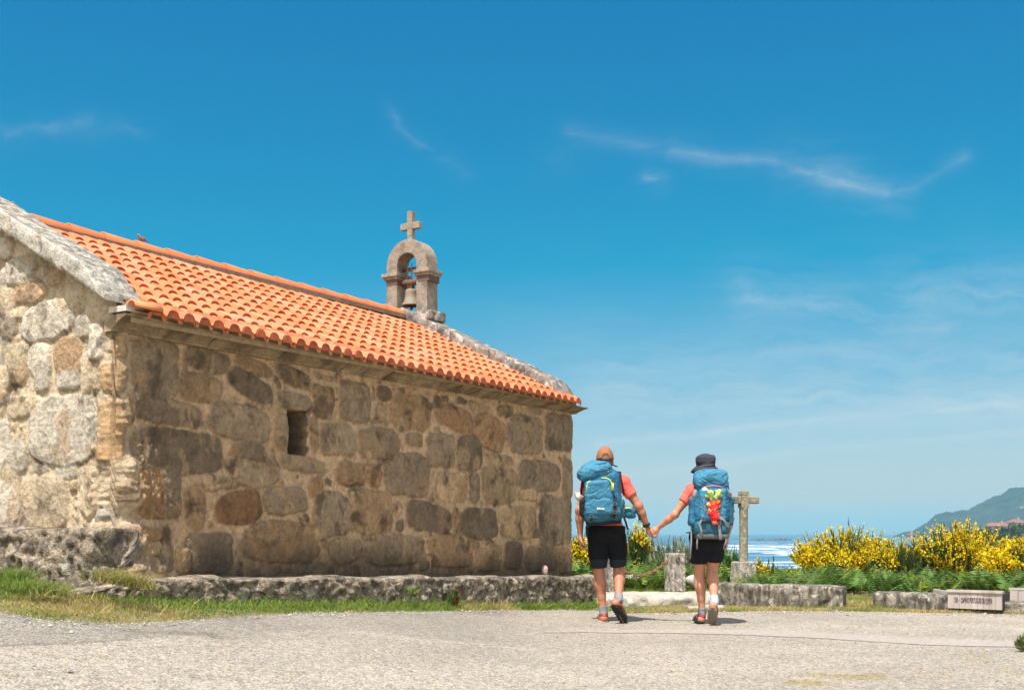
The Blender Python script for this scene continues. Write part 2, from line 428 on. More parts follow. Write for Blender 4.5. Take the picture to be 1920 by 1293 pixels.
def gap(q, z):
    return min((((abs(q - a[0]) / a[2]) ** a[6] + (abs(z - a[1]) / a[3]) ** a[6]) ** (1 / a[6]) - 1) * min(a[2], a[3]) for a in stones)
tries = 0; nfill = 0
while tries < 2600 and nfill < 120:
    tries += 1
    q = rr.uniform(-1.35, LEN); z = rr.uniform(.5, 2.42) if q > 0 else rr.uniform(.9, 2.5)
    g = gap(q, z)
    if g > .034:
        a = min(g - .016, .075) * rr.uniform(.8, 1.0)
        stones.append((q, z, a * rr.uniform(.9, 1.25), a * rr.uniform(.7, 1.05), rr.choice([DK, BR, TN, G, OR] if q > 0 else [WH, TN, G, BR]), R(rr.uniform(-40, 40)), rr.uniform(2.2, 3.2), q < 0)); nfill += 1
RIM = 2 * HW
rc = .06
def path(q):
    """plan point and outward normal along the outside of the walls; q=0 at the near corner, >0 along the side wall"""
    q = np.asarray(q, float)
    P = np.zeros(q.shape + (2,)); Nn = np.zeros(q.shape + (2,))
    m = (q >= 0) & (q <= LEN); P[m] = NC + np.outer(q[m], D2); Nn[m] = N2
    m = (q < 0) & (q >= -RIM); P[m] = NC + np.outer(-q[m], G2); Nn[m] = -D2
    m = q > LEN; P[m] = NC + D2 * LEN + np.outer(np.minimum(q[m] - LEN, RIM), G2); Nn[m] = D2
    m = q < -RIM; P[m] = NC + G2 * RIM + np.outer(-q[m] - RIM, D2); Nn[m] = G2
    return P, Nn
qs = np.concatenate([np.arange(-RIM - LEN, -RIM - .1, .25), np.arange(-RIM - .1, -1.55, .03), np.arange(-1.55, LEN + .12, .0105), np.arange(LEN + .12, LEN + RIM + .01, .08)])
P = 0; Nn = 0
for dq in np.linspace(-rc, rc, 7):
    a, b = path(qs + dq); P = P + a / 7; Nn = Nn + b / 7
Nn /= np.linalg.norm(Nn, axis=1, keepdims=True)
def top_of(q):
    side = corn_bot(np.clip(q, 0, LEN)) + .015
    ug = np.clip(np.where(q < 0, -q, q - LEN), 0, RIM)
    rake = np.where(q < 0, 2.735 + .535 * np.minimum(ug, RIM - ug), 2.56 + .470 * np.minimum(ug, RIM - ug))
    return np.where((q >= 0) & (q <= LEN), side, np.where(q < -RIM, 2.44, rake))
zt = top_of(qs)
NR = 220
tv = np.linspace(0, 1, NR)
Q = np.repeat(qs[:, None], NR, 1); Z = .02 + (zt[:, None] - .02) * tv[None, :]
P3 = np.concatenate([np.repeat(P[:, None, :], NR, 1), Z[..., None]], -1)
n1 = fbm(P3 * 8.0, 4, 21, .62); n2 = fbm(P3 * 8.0, 4, 31, .62); nf = fbm(P3 * 40.0, 3, 41); nb = fbm(P3 * 2.3, 3, 51)
Qw = Q + n1 * .030; Zw = Z + n2 * .030; n14 = fbm(P3 * 14.0, 3, 101)
best = np.full(Q.shape, 9.0); rel = np.zeros(Q.shape)
colr = np.zeros(Q.shape + (3,))
mort_side = np.array([.64, .435, .26]); mort_gab = np.array([.57, .46, .32])
wg = sstep(.25, -.05, Q)[..., None]
colr[:] = mort_side * (1 - wg) + mort_gab * wg
colr *= (1 + .22 * nb + .12 * nf + .22 * n14)[..., None]
for i, (sq, sz, a, b, kind, rot, p, gab) in enumerate(stones):
    c0 = np.searchsorted(qs, sq - 1.5 * max(a, b) - .1); c1 = np.searchsorted(qs, sq + 1.5 * max(a, b) + .1)
    if c1 <= c0: continue
    dq = Qw[c0:c1] - sq; dz = Zw[c0:c1] - sz
    ca, sa = math.cos(rot), math.sin(rot)
    x = (dq * ca - dz * sa) / a; y = (dq * sa + dz * ca) / b
    th = np.arctan2(y, x); r = (np.abs(x) ** p + np.abs(y) ** p) ** (1 / p) * (1 + rr.uniform(.01, .035) * np.sin(2 * th + rr.uniform(0, 6.28)) + rr.uniform(.01, .04) * np.sin(3 * th + rr.uniform(0, 6.28)) + rr.uniform(.01, .035) * np.sin(5 * th + rr.uniform(0, 6.28)))
    mg = .0065 / min(a, b)
    e = sstep(1.0 + mg, 1.0 - mg * 1.6, r)
    h = rr.uniform(.014, .030) * (.95 if gab else .9)
    rv = e * (h + .012 * np.clip(1 - r * r, 0, 1)) * np.clip(min(a, b) / .08, .45, 1.0)
    base = np.array((STCG if gab else STC)[kind]) * rr.uniform(.86, 1.14)
    if gab: base = base * (1.12 if kind == TN else 1.0) + .02
    # blotches: each stone carries a second mineral colour in patches
    bl = sstep(.08, .30, fbm(P3[c0:c1] * np.array([6.5, 6.5, 4.0]) + i * 7.1, 4, 61, .62))
    base = base * (1 + .30 * fbm(P3[c0:c1] * 3.1 + i * 3.3, 3, 65) + .32 * n14[c0:c1])[..., None]
    alt = np.array(STC[rr.choice(['black', DK, OR, BR, TN])] if not gab else STCG[rr.choice([TN, OR, TN, G])])
    cc = base * (1 - .62 * bl[..., None]) + alt * .62 * bl[..., None]
    sub = best[c0:c1]; m = (r < sub) & (r < 1.25)
    sub[m] = r[m]
    rel[c0:c1] = np.maximum(rel[c0:c1], rv)
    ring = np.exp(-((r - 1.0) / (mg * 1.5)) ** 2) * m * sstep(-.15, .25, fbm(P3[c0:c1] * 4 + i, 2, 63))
    colr[c0:c1] *= (1 - .50 * ring[..., None])  # dark rim round each stone: crevice shade put into the colour
    ee = (e * m)[..., None]
    colr[c0:c1] = colr[c0:c1] * (1 - ee) + cc * ee
disp = rel + nf * .006 + n1 * .008
rough = np.abs(fbm(P3 * 16.0, 4, 71)) * (np.exp(-((Q - .12) / .38) ** 2) + .30 * (Q < .12) * (1 - np.exp(-((Q - .12) / .38) ** 2)))
disp += rough * .045 - .004
# the foot of the near corner leans out
zz = np.clip((Z - .5) / 1.95, 0, 1); fl = 1 - zz
wq = .16 + .62 * fl
lump = 1 + .5 * fbm(P3 * 5.0, 2, 81)
disp += np.where(Q >= 0, (.02 + .19 * fl ** 1.2) * lump * sstep(1, 0, np.clip(Q / wq, 0, 1)), (.02 + .19 * fl ** 1.2) * lump * np.exp(-(Q / .22) ** 2))
disp += .06 * fbm(P3 * 4.5, 3, 97) * np.exp(-(Q / .22) ** 2)
# slit window
win = sstep(1.862, 1.878, Q + n1 * .010) * sstep(2.100, 2.084, Q + n1 * .010) * sstep(1.615, 1.635, Z + n2 * .01) * sstep(2.020, 2.0, Z + n2 * .01)
disp -= win * (.45 + .25 * sstep(2.06, 1.87, Q))
cw = sstep(1.862, 1.872, Q) * sstep(2.112, 2.100, Q) * sstep(1.605, 1.62, Z) * sstep(2.022, 2.010, Z)
colr = colr * (1 - .9 * cw[..., None]) + np.array([.11, .085, .062]) * .9 * cw[..., None]  # recess and jamb edge coloured dark, standing in for the shade inside
# damp dirt band along the foot of the side wall, ragged
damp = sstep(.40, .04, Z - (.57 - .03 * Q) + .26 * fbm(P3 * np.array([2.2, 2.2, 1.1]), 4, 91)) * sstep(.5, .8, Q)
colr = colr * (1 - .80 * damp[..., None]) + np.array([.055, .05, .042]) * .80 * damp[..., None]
P3w = P3.copy(); P3w[..., :2] += Nn[:, None, :] * disp[..., None]
nc = len(qs)
idx = np.arange(nc * NR).reshape(nc, NR)
Fq = np.stack([idx[:-1, :-1], idx[1:, :-1], idx[1:, 1:], idx[:-1, 1:]], -1).reshape(-1, 4)
M_WALL = granite('rubble_masonry', speck=.36, grain=105, stain=(.10, .072, .048), stain_amt=.10, stain_scale=4.2, bump_s=1.0, bump_d=.03)
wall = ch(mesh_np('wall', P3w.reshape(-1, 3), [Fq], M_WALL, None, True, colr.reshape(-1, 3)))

# ---- rough blocks, also used for the ledges and the low walls
def rough_block(name, p0, p1, width, zb, ztop, mat, out=None, res=.03, rub=.03, rubs=7.0, fine=.02, col=(.3, .27, .22), coltop=None, seed=0, sq=7, parent=None, colfn=None):
    p0 = np.asarray(p0, float); p1 = np.asarray(p1, float)
    L = np.linalg.norm(p1 - p0); d = (p1 - p0) / L
    o = np.asarray(out, float) if out is not None else np.array([d[1], -d[0]])
    n = max(6, int(L / res)); hmax = max(float(np.max(ztop(np.array([0., L])))) - float(np.min(zb(np.array([0., L])))), .05)
    na = max(4, int(width / res)); nb_ = max(4, int(hmax / res))
    ring = [(-1 + 2 * k / na, 1) for k in range(na)] + [(1, 1 - 2 * k / nb_) for k in range(nb_)] + [(1 - 2 * k / na, -1) for k in range(na)] + [(-1, -1 + 2 * k / nb_) for k in range(nb_)]
    ring = np.array(ring, float)
    rad = (np.abs(ring[:, 0]) ** sq + np.abs(ring[:, 1]) ** sq) ** (1 / sq)
    ring = ring / rad[:, None]
    rn = np.sign(ring) * np.abs(ring) ** (sq - 1); rn /= np.linalg.norm(rn, axis=1, keepdims=True)
    cap = [.05, .3, .55, .78, .92]
    ss = [0.0] * 5 + list(np.linspace(0, L, n)) + [L] * 5
    sc = cap + [1.0] * n + cap[::-1]
    ax = [-1, -1, -1, -.9, -.6] + [0] * n + [.6, .9, 1, 1, 1]
    ss = np.array(ss); sc = np.array(sc); ax = np.array(ax, float)
    ax[5] = -.4; ax[-6] = .4
    z0 = zb(ss); z1 = ztop(ss)
    A = ring[None, :, 0] * sc[:, None]; B = ring[None, :, 1] * sc[:, None]
    V = np.zeros((len(ss), len(ring), 3))
    V[..., 0] = p0[0] + d[0] * ss[:, None] + o[0] * (A + 1) * width / 2
    V[..., 1] = p0[1] + d[1] * ss[:, None] + o[1] * (A + 1) * width / 2
    V[..., 2] = (z0 + z1)[:, None] / 2 + B * (z1 - z0)[:, None] / 2
    Nv = np.zeros_like(V)
    w = np.sqrt(1 - ax ** 2)
    Nv[..., 0] = o[0] * rn[None, :, 0] * w[:, None] + d[0] * ax[:, None]
    Nv[..., 1] = o[1] * rn[None, :, 0] * w[:, None] + d[1] * ax[:, None]
    Nv[..., 2] = rn[None, :, 1] * w[:, None]
    f1, f2, idd = worley((V + .05 * np.stack([vnoise(V * 6, 3), vnoise(V * 6, 4), vnoise(V * 6, 5)], -1)) * rubs, seed)
    f = sstep(0, .3, f2 - f1)
    up = np.clip(Nv[..., 2], 0, 1)
    k = rub * (1 - .75 * up)
    disp = (f - .6) * k + fbm(V * np.array([15, 15, 19]), 5, seed + 7, .62) * fine * (1 - .82 * up) + fbm(V * 3.1, 2, seed + 9) * fine * .5
    V = V + Nv * disp[..., None]
    c = np.asarray(col) * (.8 + .4 * idd[..., None]) * (1 + .35 * fbm(V * 7, 4, seed + 5)[..., None])
    if colfn is not None: c = colfn(V, c)
    m, r_ = len(ss), len(ring)
    idx = np.arange(m * r_).reshape(m, r_); nx = np.roll(idx, -1, 1)
    Fq = np.stack([idx[:-1], nx[:-1], nx[1:], idx[1:]], -1).reshape(-1, 4)
    caps0 = idx[0][None, :]; caps1 = idx[-1][::-1][None, :]
    return mesh_np(name, V.reshape(-1, 3), [Fq, caps0, caps1], mat, parent, True, np.clip(c, .01, 1).reshape(-1, 3))

M_LEDGE = granite('weathered_ledge_stone', speck=.55, grain=60, stain=(.060, .050, .040), stain_amt=.58, stain_scale=10.0, pale=(.50, .46, .39), pale_amt=.15, bump_s=1.0, bump_d=.04)
gz = lambda p, d: (lambda s: ground_z(p[0] + d[0] * s, p[1] + d[1] * s) - .12)
b0 = NC + D2 * -.72 + N2 * -.05; b1 = NC + D2 * 7.05 + N2 * -.05
ltop = lambda s: np.where(np.asarray(s) < 1.0, .575 - .10 * sstep(.9, 0., np.asarray(s)), .575) - .0280 * (np.asarray(s) - .72) + .005 * np.sin(np.asarray(s) * 5.1) + .003 * np.sin(np.asarray(s) * 13.7)
ledge = rough_block('stone_ledge', b0, b1, .43, gz(b0, D2), ltop, M_LEDGE, out=N2, res=.018, rub=.016, rubs=4.0, fine=.052, col=(.34, .28, .205), seed=5, sq=9)
tag(ledge, 'long low rubble ledge running along the foot of the shaded side wall of the chapel', 'stone ledge')
g0 = NC + G2 * -.21 + D2 * .06; g1 = NC + G2 * 4.6 + D2 * .06
gl = rough_block('stone_ledge', g0, g1, .42, lambda s: .35 + 0 * s, lambda s: .95 + .008 * np.sin(np.asarray(s) * 6), M_LEDGE, out=-D2, res=.02, rub=.022, rubs=3.6, fine=.055, col=(.34, .28, .21), seed=15, sq=9)
tag(gl, 'higher rubble ledge at the foot of the sunlit gable wall of the chapel', 'stone ledge')

# ---- cornice: moulded stone course under the eave
M_CORN = granite('moulded_granite', speck=.45, grain=70, stain=(.13, .095, .06), stain_amt=.55, stain_scale=4.0, bump_s=.4, bump_d=.01)
prof = [(-.05, 0.0), (.016, 0.0), (.030, .006), (.034, .018), (.030, .028), (.040, .036), (.062, .052), (.090, .076), (.118, .098), (.148, .116), (.180, .128), (.190, .132), (.196, .142), (.194, .158), (-.05, .16)]
mb = MB()
cuts = [-.06, .90, 1.72, 2.55, 3.2, 4.35, 5.2, 6.15, 7.0]
cr_ = random.Random(8)
for i in range(len(cuts) - 1):
    s0, s1 = cuts[i] + .007, cuts[i + 1] - .007
    tint = np.array((.40, .30, .19)) * cr_.uniform(.82, 1.08); do = cr_.uniform(-.006, .006); ns = 10
    V = []
    for k in range(ns + 1):
        s = s0 + (s1 - s0) * k / ns
        inset = .006 if k in (0, ns) else 0
        zc = corn_bot(s) + (-.012 + .0025 * s) * 0
        hsc = (eave_z(s) - .078 - corn_bot(s)) / .16
        for (o, z) in prof: V.append(cpt(s, o + do - inset + .004 * math.sin(s * 9 + o * 30), zc + z * hsc))
    n = len(prof); F = []
    for k in range(ns):
        for j in range(n):
            j2 = (j + 1) % n
            F.append((k * n + j, (k + 1) * n + j, (k + 1) * n + j2, k * n + j2))
    F.append(tuple(range(n))); F.append(tuple(ns * n + j for j in range(n))[::-1])
    mb.add(V, F, tint)
cornice = ch(mb.build('cornice', M_CORN, None, False))

# ---- clay tile roof
def tile_mat():
    m, nt, b = new_mat('clay_tile', rough=.75, spec=.25)
    co = objco(nt); c = attr(nt)
    a = noise(nt, co, 5.0, 4, .6); s = noise(nt, co, 140, 2, .6)
    c = mixc(nt, 1.0, c, ramp(nt, a, [(.3, .86), (.6, 1.06)]), 'MULTIPLY')
    c = mixc(nt, 1.0, c, ramp(nt, s, [(.3, .93), (.7, 1.06)]), 'MULTIPLY')
    d = noise(nt, co, 2.6, 6, .68)
    c = mixc(nt, ramp(nt, d, [(.60, 0.0), (.74, .30)]), c, (.42, .20, .12))
    l = noise(nt, co, 3.3, 5, .7, .2)
    c = mixc(nt, ramp(nt, l, [(.725, 0.0), (.745, .8)]), c, (.62, .40, .05))
    nt.links.new(c, b.inputs['Base Color'])
    bump(nt, b, mth(nt, 'ADD', s, mth(nt, 'MULTIPLY', a, 2.0)), .25, .006)
    return m
M_TILE = tile_mat()
PITCH = .1568; NT = 42; EXP = .272; NROW = 10
TL = .36
def tile_tpl(n=12):
    X = []; hump = .66
    xs = np.concatenate([np.linspace(-.545, -hump / 2, 4), -hump / 2 * np.cos(np.linspace(0, math.pi, n + 1))[1:-1], np.linspace(hump / 2, .545, 4)])
    return xs, hump
XS, HUMP = tile_tpl()
def tile_h(xs, hw, hh):
    return np.where(np.abs(xs) < hw, hh * np.sqrt(np.clip(1 - (xs / hw) ** 2, 0, 1)) ** .9, .0) - .006 * np.clip(1 - ((np.abs(xs) - .42) / .14) ** 2, 0, 1)
def tiles(s_list, rows, seed, slope_fn):
    """slope_fn(s, t, h): along the eave, up the slope, above the roof plane -> world"""
    rg = random.Random(seed); V = []; C = []; F = []; nv = 0; k = len(XS)
    for ci, s in enumerate(s_list):
        for r in range(rows):
            js = rg.uniform(-.006, .006); jt = rg.uniform(-.012, .012); yaw = rg.uniform(-.02, .02); jh = rg.uniform(-.002, .004)
            jh += .0025 * (ci % 2); t0 = r * EXP + jt; t1 = t0 + TL
            v = rg.random()
            c = np.array((.55, .168, .068)) * rg.uniform(.87, 1.08) + np.array((.05, .05, .045)) * (v if v > .55 else 0) + np.array((0.02, -.012, -.01)) * rg.uniform(-1, 1)
            lo = tile_h(XS, HUMP / 2 + .03, .047); hi = tile_h(XS, HUMP / 2 - .03, .035)
            rowsP = []
            for (t, h, lift) in ((t0 + .016, lo - .050, .026), (t0 + .014, lo - .012, .026), (t0, lo - .012, .026), (t0, lo, .026), (t0 + .02, lo, .0255), (t1, hi, .004)):
                xx = XS * PITCH + js + yaw * (t - t0)
                rowsP.append(slope_fn(s + xx, t, h + lift + jh))
            # lip (own vertices) + top sheet
            A = np.concatenate([rowsP[0], rowsP[1], rowsP[2], rowsP[3], rowsP[3], rowsP[4], rowsP[5]])
            V.append(A); C.append(np.tile(c, (len(A), 1)))
            for (a, b) in ((0, 1), (1, 2), (2, 3), (4, 5), (5, 6)):
                i = np.arange(k - 1)
                F.append(np.stack([nv + a * k + i, nv + a * k + i + 1, nv + b * k + i + 1, nv + b * k + i], -1))
            nv += len(A)
    return np.concatenate(V), np.concatenate(F), np.concatenate(C)
CS, SN = math.cos(math.atan(TAN)), math.sin(math.atan(TAN))
def slope_front(s, t, h):
    s = np.asarray(s, float)
    o = .265 - t * CS + h * SN * 0; z = eave_z(s) - .075 + t * SN + h
    return cpts(s, o, z)
def slope_back(s, t, h):
    s = np.asarray(s, float)
    o = -2 * HW - .265 + t * CS; z = 2.60 - .075 + t * SN + h
    return cpts(s, o, z)
s_list = [.186 + (6.616 - .186) * i / 41 for i in range(42)]
# left end column turned on its side against the near coping is covered by it; one more column runs beneath it
V, F, C = tiles(s_list, NROW, 4, slope_front)
roof = ch(mesh_np('roof_tiles', V, [F], M_TILE, None, True, C))
V, F, C = tiles(s_list, NROW, 14, slope_back)
roofb = ch(mesh_np('roof_tiles', V, [F[:, ::-1]], M_TILE, None, True, C))
# mortar stops closing the open tile ends at the eave and the bed under the tiles
mb = MB()
for s in s_list:
    V = []; n = 10
    for o in (.261, .10):
        for k in range(n + 1):
            a = math.pi * k / n
            V.append(cpt(s - math.cos(a) * .054, o, eave_z(s) - .076 + math.sin(a) * .066 + (.265 - o) * TAN + .006))
    F = [tuple(range(n + 1))] + [(k, k + 1, n + 1 + k + 1, n + 1 + k) for k in range(n)]
    mb.add(V, F, (.42, .115, .055))
e0, e1 = .02, 6.68
V = [cpt(e0, .245, eave_z(e0) - .0625), cpt(e1, .245, eave_z(e1) - .0625), cpt(e1, -HW, 3.752), cpt(e0, -HW, 3.785), cpt(e0, -2 * HW - .24, 2.52), cpt(e1, -2 * HW - .24, 2.52)]
mb.add(V, [(0, 1, 2, 3), (3, 2, 5, 4)], (.30, .12, .06))
for (oo, zt_off) in ((.185, 0), (-2 * HW - .185, 0)):
    Vq = []
    for s_ in np.linspace(.0, 6.69, 12):
        top_ = eave_z(s_) - .0625 + (.245 - .185) * TAN if oo > 0 else 2.55
        Vq += [cpt(s_, oo, corn_bot(s_) + .06), cpt(s_, oo, top_ + .004)]
    mb.add(Vq, [(2 * i, 2 * i + 2, 2 * i + 3, 2 * i + 1) for i in range(11)], (.34, .24, .14))
M_CLAYBED = granite('clay_bedding', speck=.2, grain=60, bump_s=.3, bump_d=.01)
mb.box(cpt(.055, .095, 2.600), (.105, .10, .022), Matrix.Rotation(math.atan2(D2[1], D2[0]), 3, 'Z'), col=(.55, .51, .44))
mb.box(cpt(.08, -.14, 2.66), (.085, .16, .06), Matrix.Rotation(math.atan2(D2[1], D2[0]), 3, 'Z'), col=(.33, .27, .19))
bedo = ch(mb.build('tile_bedding', M_CLAYBED, None, False))
# the verge tile lying at the near end of the eave
mb = MB()
rg = random.Random(2)
pts = [(k / 8 - .5) for k in range(9)]
V = []
for t in (0, 1):
    for k in range(9):
        a = math.pi * k / 8
        V.append(cpt(-.02 + .26 * t - .02, .235 - math.cos(a) * .060, eave_z(0) - .040 + math.sin(a) * .060 + .0 * t))
mb.add(V, [(k, k + 1, 9 + k + 1, 9 + k) for k in range(8)], (.66, .25, .10))
vt = ch(mb.build('verge_tile', M_TILE, None, True)); 
sm = vt.modifiers.new('t', 'SOLIDIFY'); sm.thickness = .012
# ridge tiles
V = []; F = []; C = []; nv = 0
nR = 16; L0, L1 = .10, 6.50
for i in range(nR):
    s0 = L0 + (L1 - L0) * i / nR; s1 = s0 + (L1 - L0) / nR + .05
    c = np.array((.52, .155, .06)) * rg.uniform(.88, 1.08)
    for (s, r, dz) in ((s0, .074, .010), (s0, .086, .010), (s1, .076, 0.0)):
        for k in range(13):
            a = math.pi * (k / 12)
            V.append(cpt(s, -HW - math.cos(a) * r, 3.805 + math.sin(a) * r * 1.02 + dz)); C.append(c)
    for a in (0, 1):
        for k in range(12): F.append((nv + a * 13 + k, nv + a * 13 + k + 1, nv + (a + 1) * 13 + k + 1, nv + (a + 1) * 13 + k))
    nv += 39
ridge = ch(mesh_np('ridge_tiles', np.array(V), [np.array(F)], M_TILE, None, True, np.array(C)))
mb = MB()
for sgn in (1, -1):
    for i in range(44):
        s = .12 + i * .1465
        mb.box(cpt(s, -HW + sgn * .085, 3.782), (.075, .02, .028), Matrix.Rotation(math.atan2(D2[1], D2[0]), 3, 'Z'), col=(.22, .17, .13))
mb.box(cpt(3.3, -HW, 3.780), (3.2, .07, .025), Matrix.Rotation(math.atan2(D2[1], D2[0]), 3, 'Z'), col=(.22, .17, .13))
rm = ch(mb.build('ridge_mortar', M_CLAYBED, None, False))

# ---- copings on the gables: heavy slabs following the rake
M_COP_PALE = granite('lichened_pale_coping', base=(.43, .405, .345), speck=.45, grain=55, stain=(.16, .14, .115), stain_amt=.12, stain_scale=11.0, bump_s=.8, bump_d=.02, orange=.45)
M_COP = granite('lichened_coping', base=(.25, .225, .20), speck=.45, grain=60, pale=(.66, .65, .60), pale_amt=.5, stain=(.09, .08, .075), stain_amt=.4, stain_scale=8.0, bump_s=.8, bump_d=.02, orange=.35)
for M_, amt in ((M_COP_PALE, .62), (M_COP, .35)):      # black lichen crusts on the weather side
    n_ = M_.node_tree; b_ = n_.nodes['Principled BSDF']; src = b_.inputs['Base Color'].links[0].from_socket
    nz = nd(n_, 'ShaderNodeSeparateXYZ', {0: nd(n_, 'ShaderNodeNewGeometry').outputs['True Normal']}).outputs[2]
    k_ = mth(n_, 'MULTIPLY', ramp(n_, nz, [(.45, 0.0), (.70, 1.0)]), ramp(n_, noise(n_, objco(n_), 13, 5, .7), [(.42, 0.0), (.55, 1.0)]))
    n_.links.new(mixc(n_, mth(n_, 'MULTIPLY', k_, amt), src, (.055, .05, .045)), b_.inputs['Base Color'])
def coping(s0, s1, sgn, zl, zu, slope, mat, joints, name='coping', tip=-.06, seed=0):
    """slabs from the eave tip up to the apex; s0..s1 thickness range along the wall, sgn +1 front slope"""
    allV = []; allF = []; n0 = 0
    for j in range(len(joints) - 1):
        u0, u1 = joints[j] + .007, joints[j + 1] - .007
        nu = max(4, int((u1 - u0) / .04)); nw = 10; nh = 6
        ring = [(-1 + 2 * k / nw, 1) for k in range(nw)] + [(1, 1 - 2 * k / nh) for k in range(nh)] + [(1 - 2 * k / nw, -1) for k in range(nw)] + [(-1, -1 + 2 * k / nh) for k in range(nh)]
        ring = np.array(ring, float); rad = (np.abs(ring) ** 16).sum(1) ** (1 / 16); ring = ring / rad[:, None]
        uu = np.concatenate([[u0] * 3, np.linspace(u0, u1, nu), [u1] * 3]); sc = np.concatenate([[.05, .6, .93], np.ones(nu), [.93, .6, .05]])
        off = np.array([0, 0, .0]); 
        V = np.zeros((len(uu), len(ring), 3))
        for i, (u, q) in enumerate(zip(uu, sc)):
            th = 1.0
            if j == 0: th = sstep(-.02, 1.0, np.clip((u - u0) / .30, 0, 1)) * .75 + .25       # the tip thins out
            zc0 = zl + slope * u; zc1 = zl + slope * u + (zu - zl) * th
            a = ring[:, 0] * q; b = ring[:, 1] * q
            s = (s0 + s1) / 2 + a * (s1 - s0) / 2
            z = (zc0 + zc1) / 2 + b * (zc1 - zc0) / 2 - .035 * (ring[:, 0] * (1 if s0 > 3 else -1) * -1 + 1) * 0
            o = -u if sgn > 0 else -2 * HW + u
            V[i] = cpts(s, o, z)
        dsp = fbm(V * 5, 3, seed + j)[..., None] * .020 + fbm(V * 22, 4, seed + 3)[..., None] * .020
        ctr = V.mean(1, keepdims=True); dirn = V - ctr; dirn /= (np.linalg.norm(dirn, axis=-1, keepdims=True) + 1e-6)
        V = V + dirn * dsp
        m, r_ = len(uu), len(ring); idx = np.arange(m * r_).reshape(m, r_) + n0; nx = np.roll(idx, -1, 1)
        allF.append(np.stack([idx[:-1], idx[1:], nx[1:], nx[:-1]], -1).reshape(-1, 4) if sgn > 0 else np.stack([idx[:-1], nx[:-1], nx[1:], idx[1:]], -1).reshape(-1, 4))
        allV.append(V.reshape(-1, 3)); n0 += m * r_
    return ch(mesh_np(name, np.concatenate(allV), [np.concatenate(allF)], mat, None, True))
for sg in (1, -1):
    coping(-.17, .20, sg, 2.70, 2.875, .535, M_COP_PALE, [-.10, .68, 1.45, 2.40], seed=3 if sg > 0 else 33)
    coping(6.44, 6.80, sg, 2.60, 2.79, .478, M_COP, [-.20, .42, .95, 1.55, 2.36], seed=5 if sg > 0 else 35)

# ---- bell arch on the far gable
M_BELLSTONE = granite('bell_arch_granite', speck=.45, grain=65, stain=(.13, .11, .09), stain_amt=.25, stain_scale=5.0, bump_s=.7, bump_d=.015, orange=.12)
sF, sB = LEN - .377, LEN - .142
ANG = math.atan2(D2[1], D2[0])
ROT = Matrix.Rotation(ANG, 3, 'Z')          # local x = along wall, local y = G (towards the ridge's far side)
def bbox(mb, s0, s1, u0, u1, z0, z1, col):  # u measured from the ridge line along G
    return mb.box(cpt((s0 + s1) / 2, -HW - (u0 + u1) / 2, (z0 + z1) / 2), ((s1 - s0) / 2, (u1 - u0) / 2, (z1 - z0) / 2), ROT, col=col)
cst = (.285, .248, .20); cbd = (.14, .085, .075)
mb = MB()
bbox(mb, sF, sB, .163, .345, 3.70, 4.325, cst); bbox(mb, sF, sB, -.345, -.163, 3.70, 4.325, cst)
for sg in (1, -1):
    a, b = (.135, .40) if sg > 0 else (-.40, -.135)
    bbox(mb, sF - .004, sB + .004, a + .024, b - .050, 4.25, 4.33, cbd)
    bbox(mb, sF - .022, sB + .022, a + .012, b - .020, 4.328, 4.37, cst)
    bbox(mb, sF - .045, sB + .045, a, b, 4.365, 4.415, cst)
bbox(mb, sF, sB, .163, .345, 4.412, 4.505, cst); bbox(mb, sF, sB, -.345, -.163, 4.412, 4.505, cst)
n = 28; V = []
for k in range(n + 1):
    a = math.pi * k / n
    for r in (.345, .163):
        for s in (sF, sB):
            V.append(cpt(s, -HW - math.cos(a) * r, 4.502 + math.sin(a) * r))
F = []
for k in range(n):
    b = 4 * k
    F += [(b, b + 4, b + 5, b + 1), (b + 2, b + 3, b + 7, b + 6), (b, b + 2, b + 6, b + 4), (b + 1, b + 5, b + 7, b + 3)]
mb.add(V, F, cst)
arch = ch(mb.build('bell_arch', M_BELLSTONE, None))
bevel(arch, .008, 2, 50)
mb = MB()
sc_ = sF + .10
zc = 4.84
bbox(mb, sc_ - .036, sc_ + .036, -.042, .042, zc - .02, zc + .40, cst)
bbox(mb, sc_ - .0355, sc_ + .0355, -.16, -.042, zc + .155, zc + .245, cst); bbox(mb, sc_ - .0355, sc_ + .0355, .042, .16, zc + .155, zc + .245, cst)
crs = mb.build('cross', M_BELLSTONE, arch); bevel(crs, .006, 2, 50)
mb = MB()     # rough saddle stones under the arch
base_c = cpt(6.60, -HW, 3.80)
for (s, u, z, hs, hu, hz) in ((6.62, -.33, 3.775, .17, .17, .07), (6.64, .02, 3.80, .16, .20, .065), (6.62, .36, 3.755, .17, .17, .07)):
    bbox(mb, s - hs, s + hs, u - hu, u + hu, z - hz, z + hz, (.33, .29, .25))
sad = mb.build('saddle_stones', M_COP, arch)
bevel(sad, .03, 3, 40)
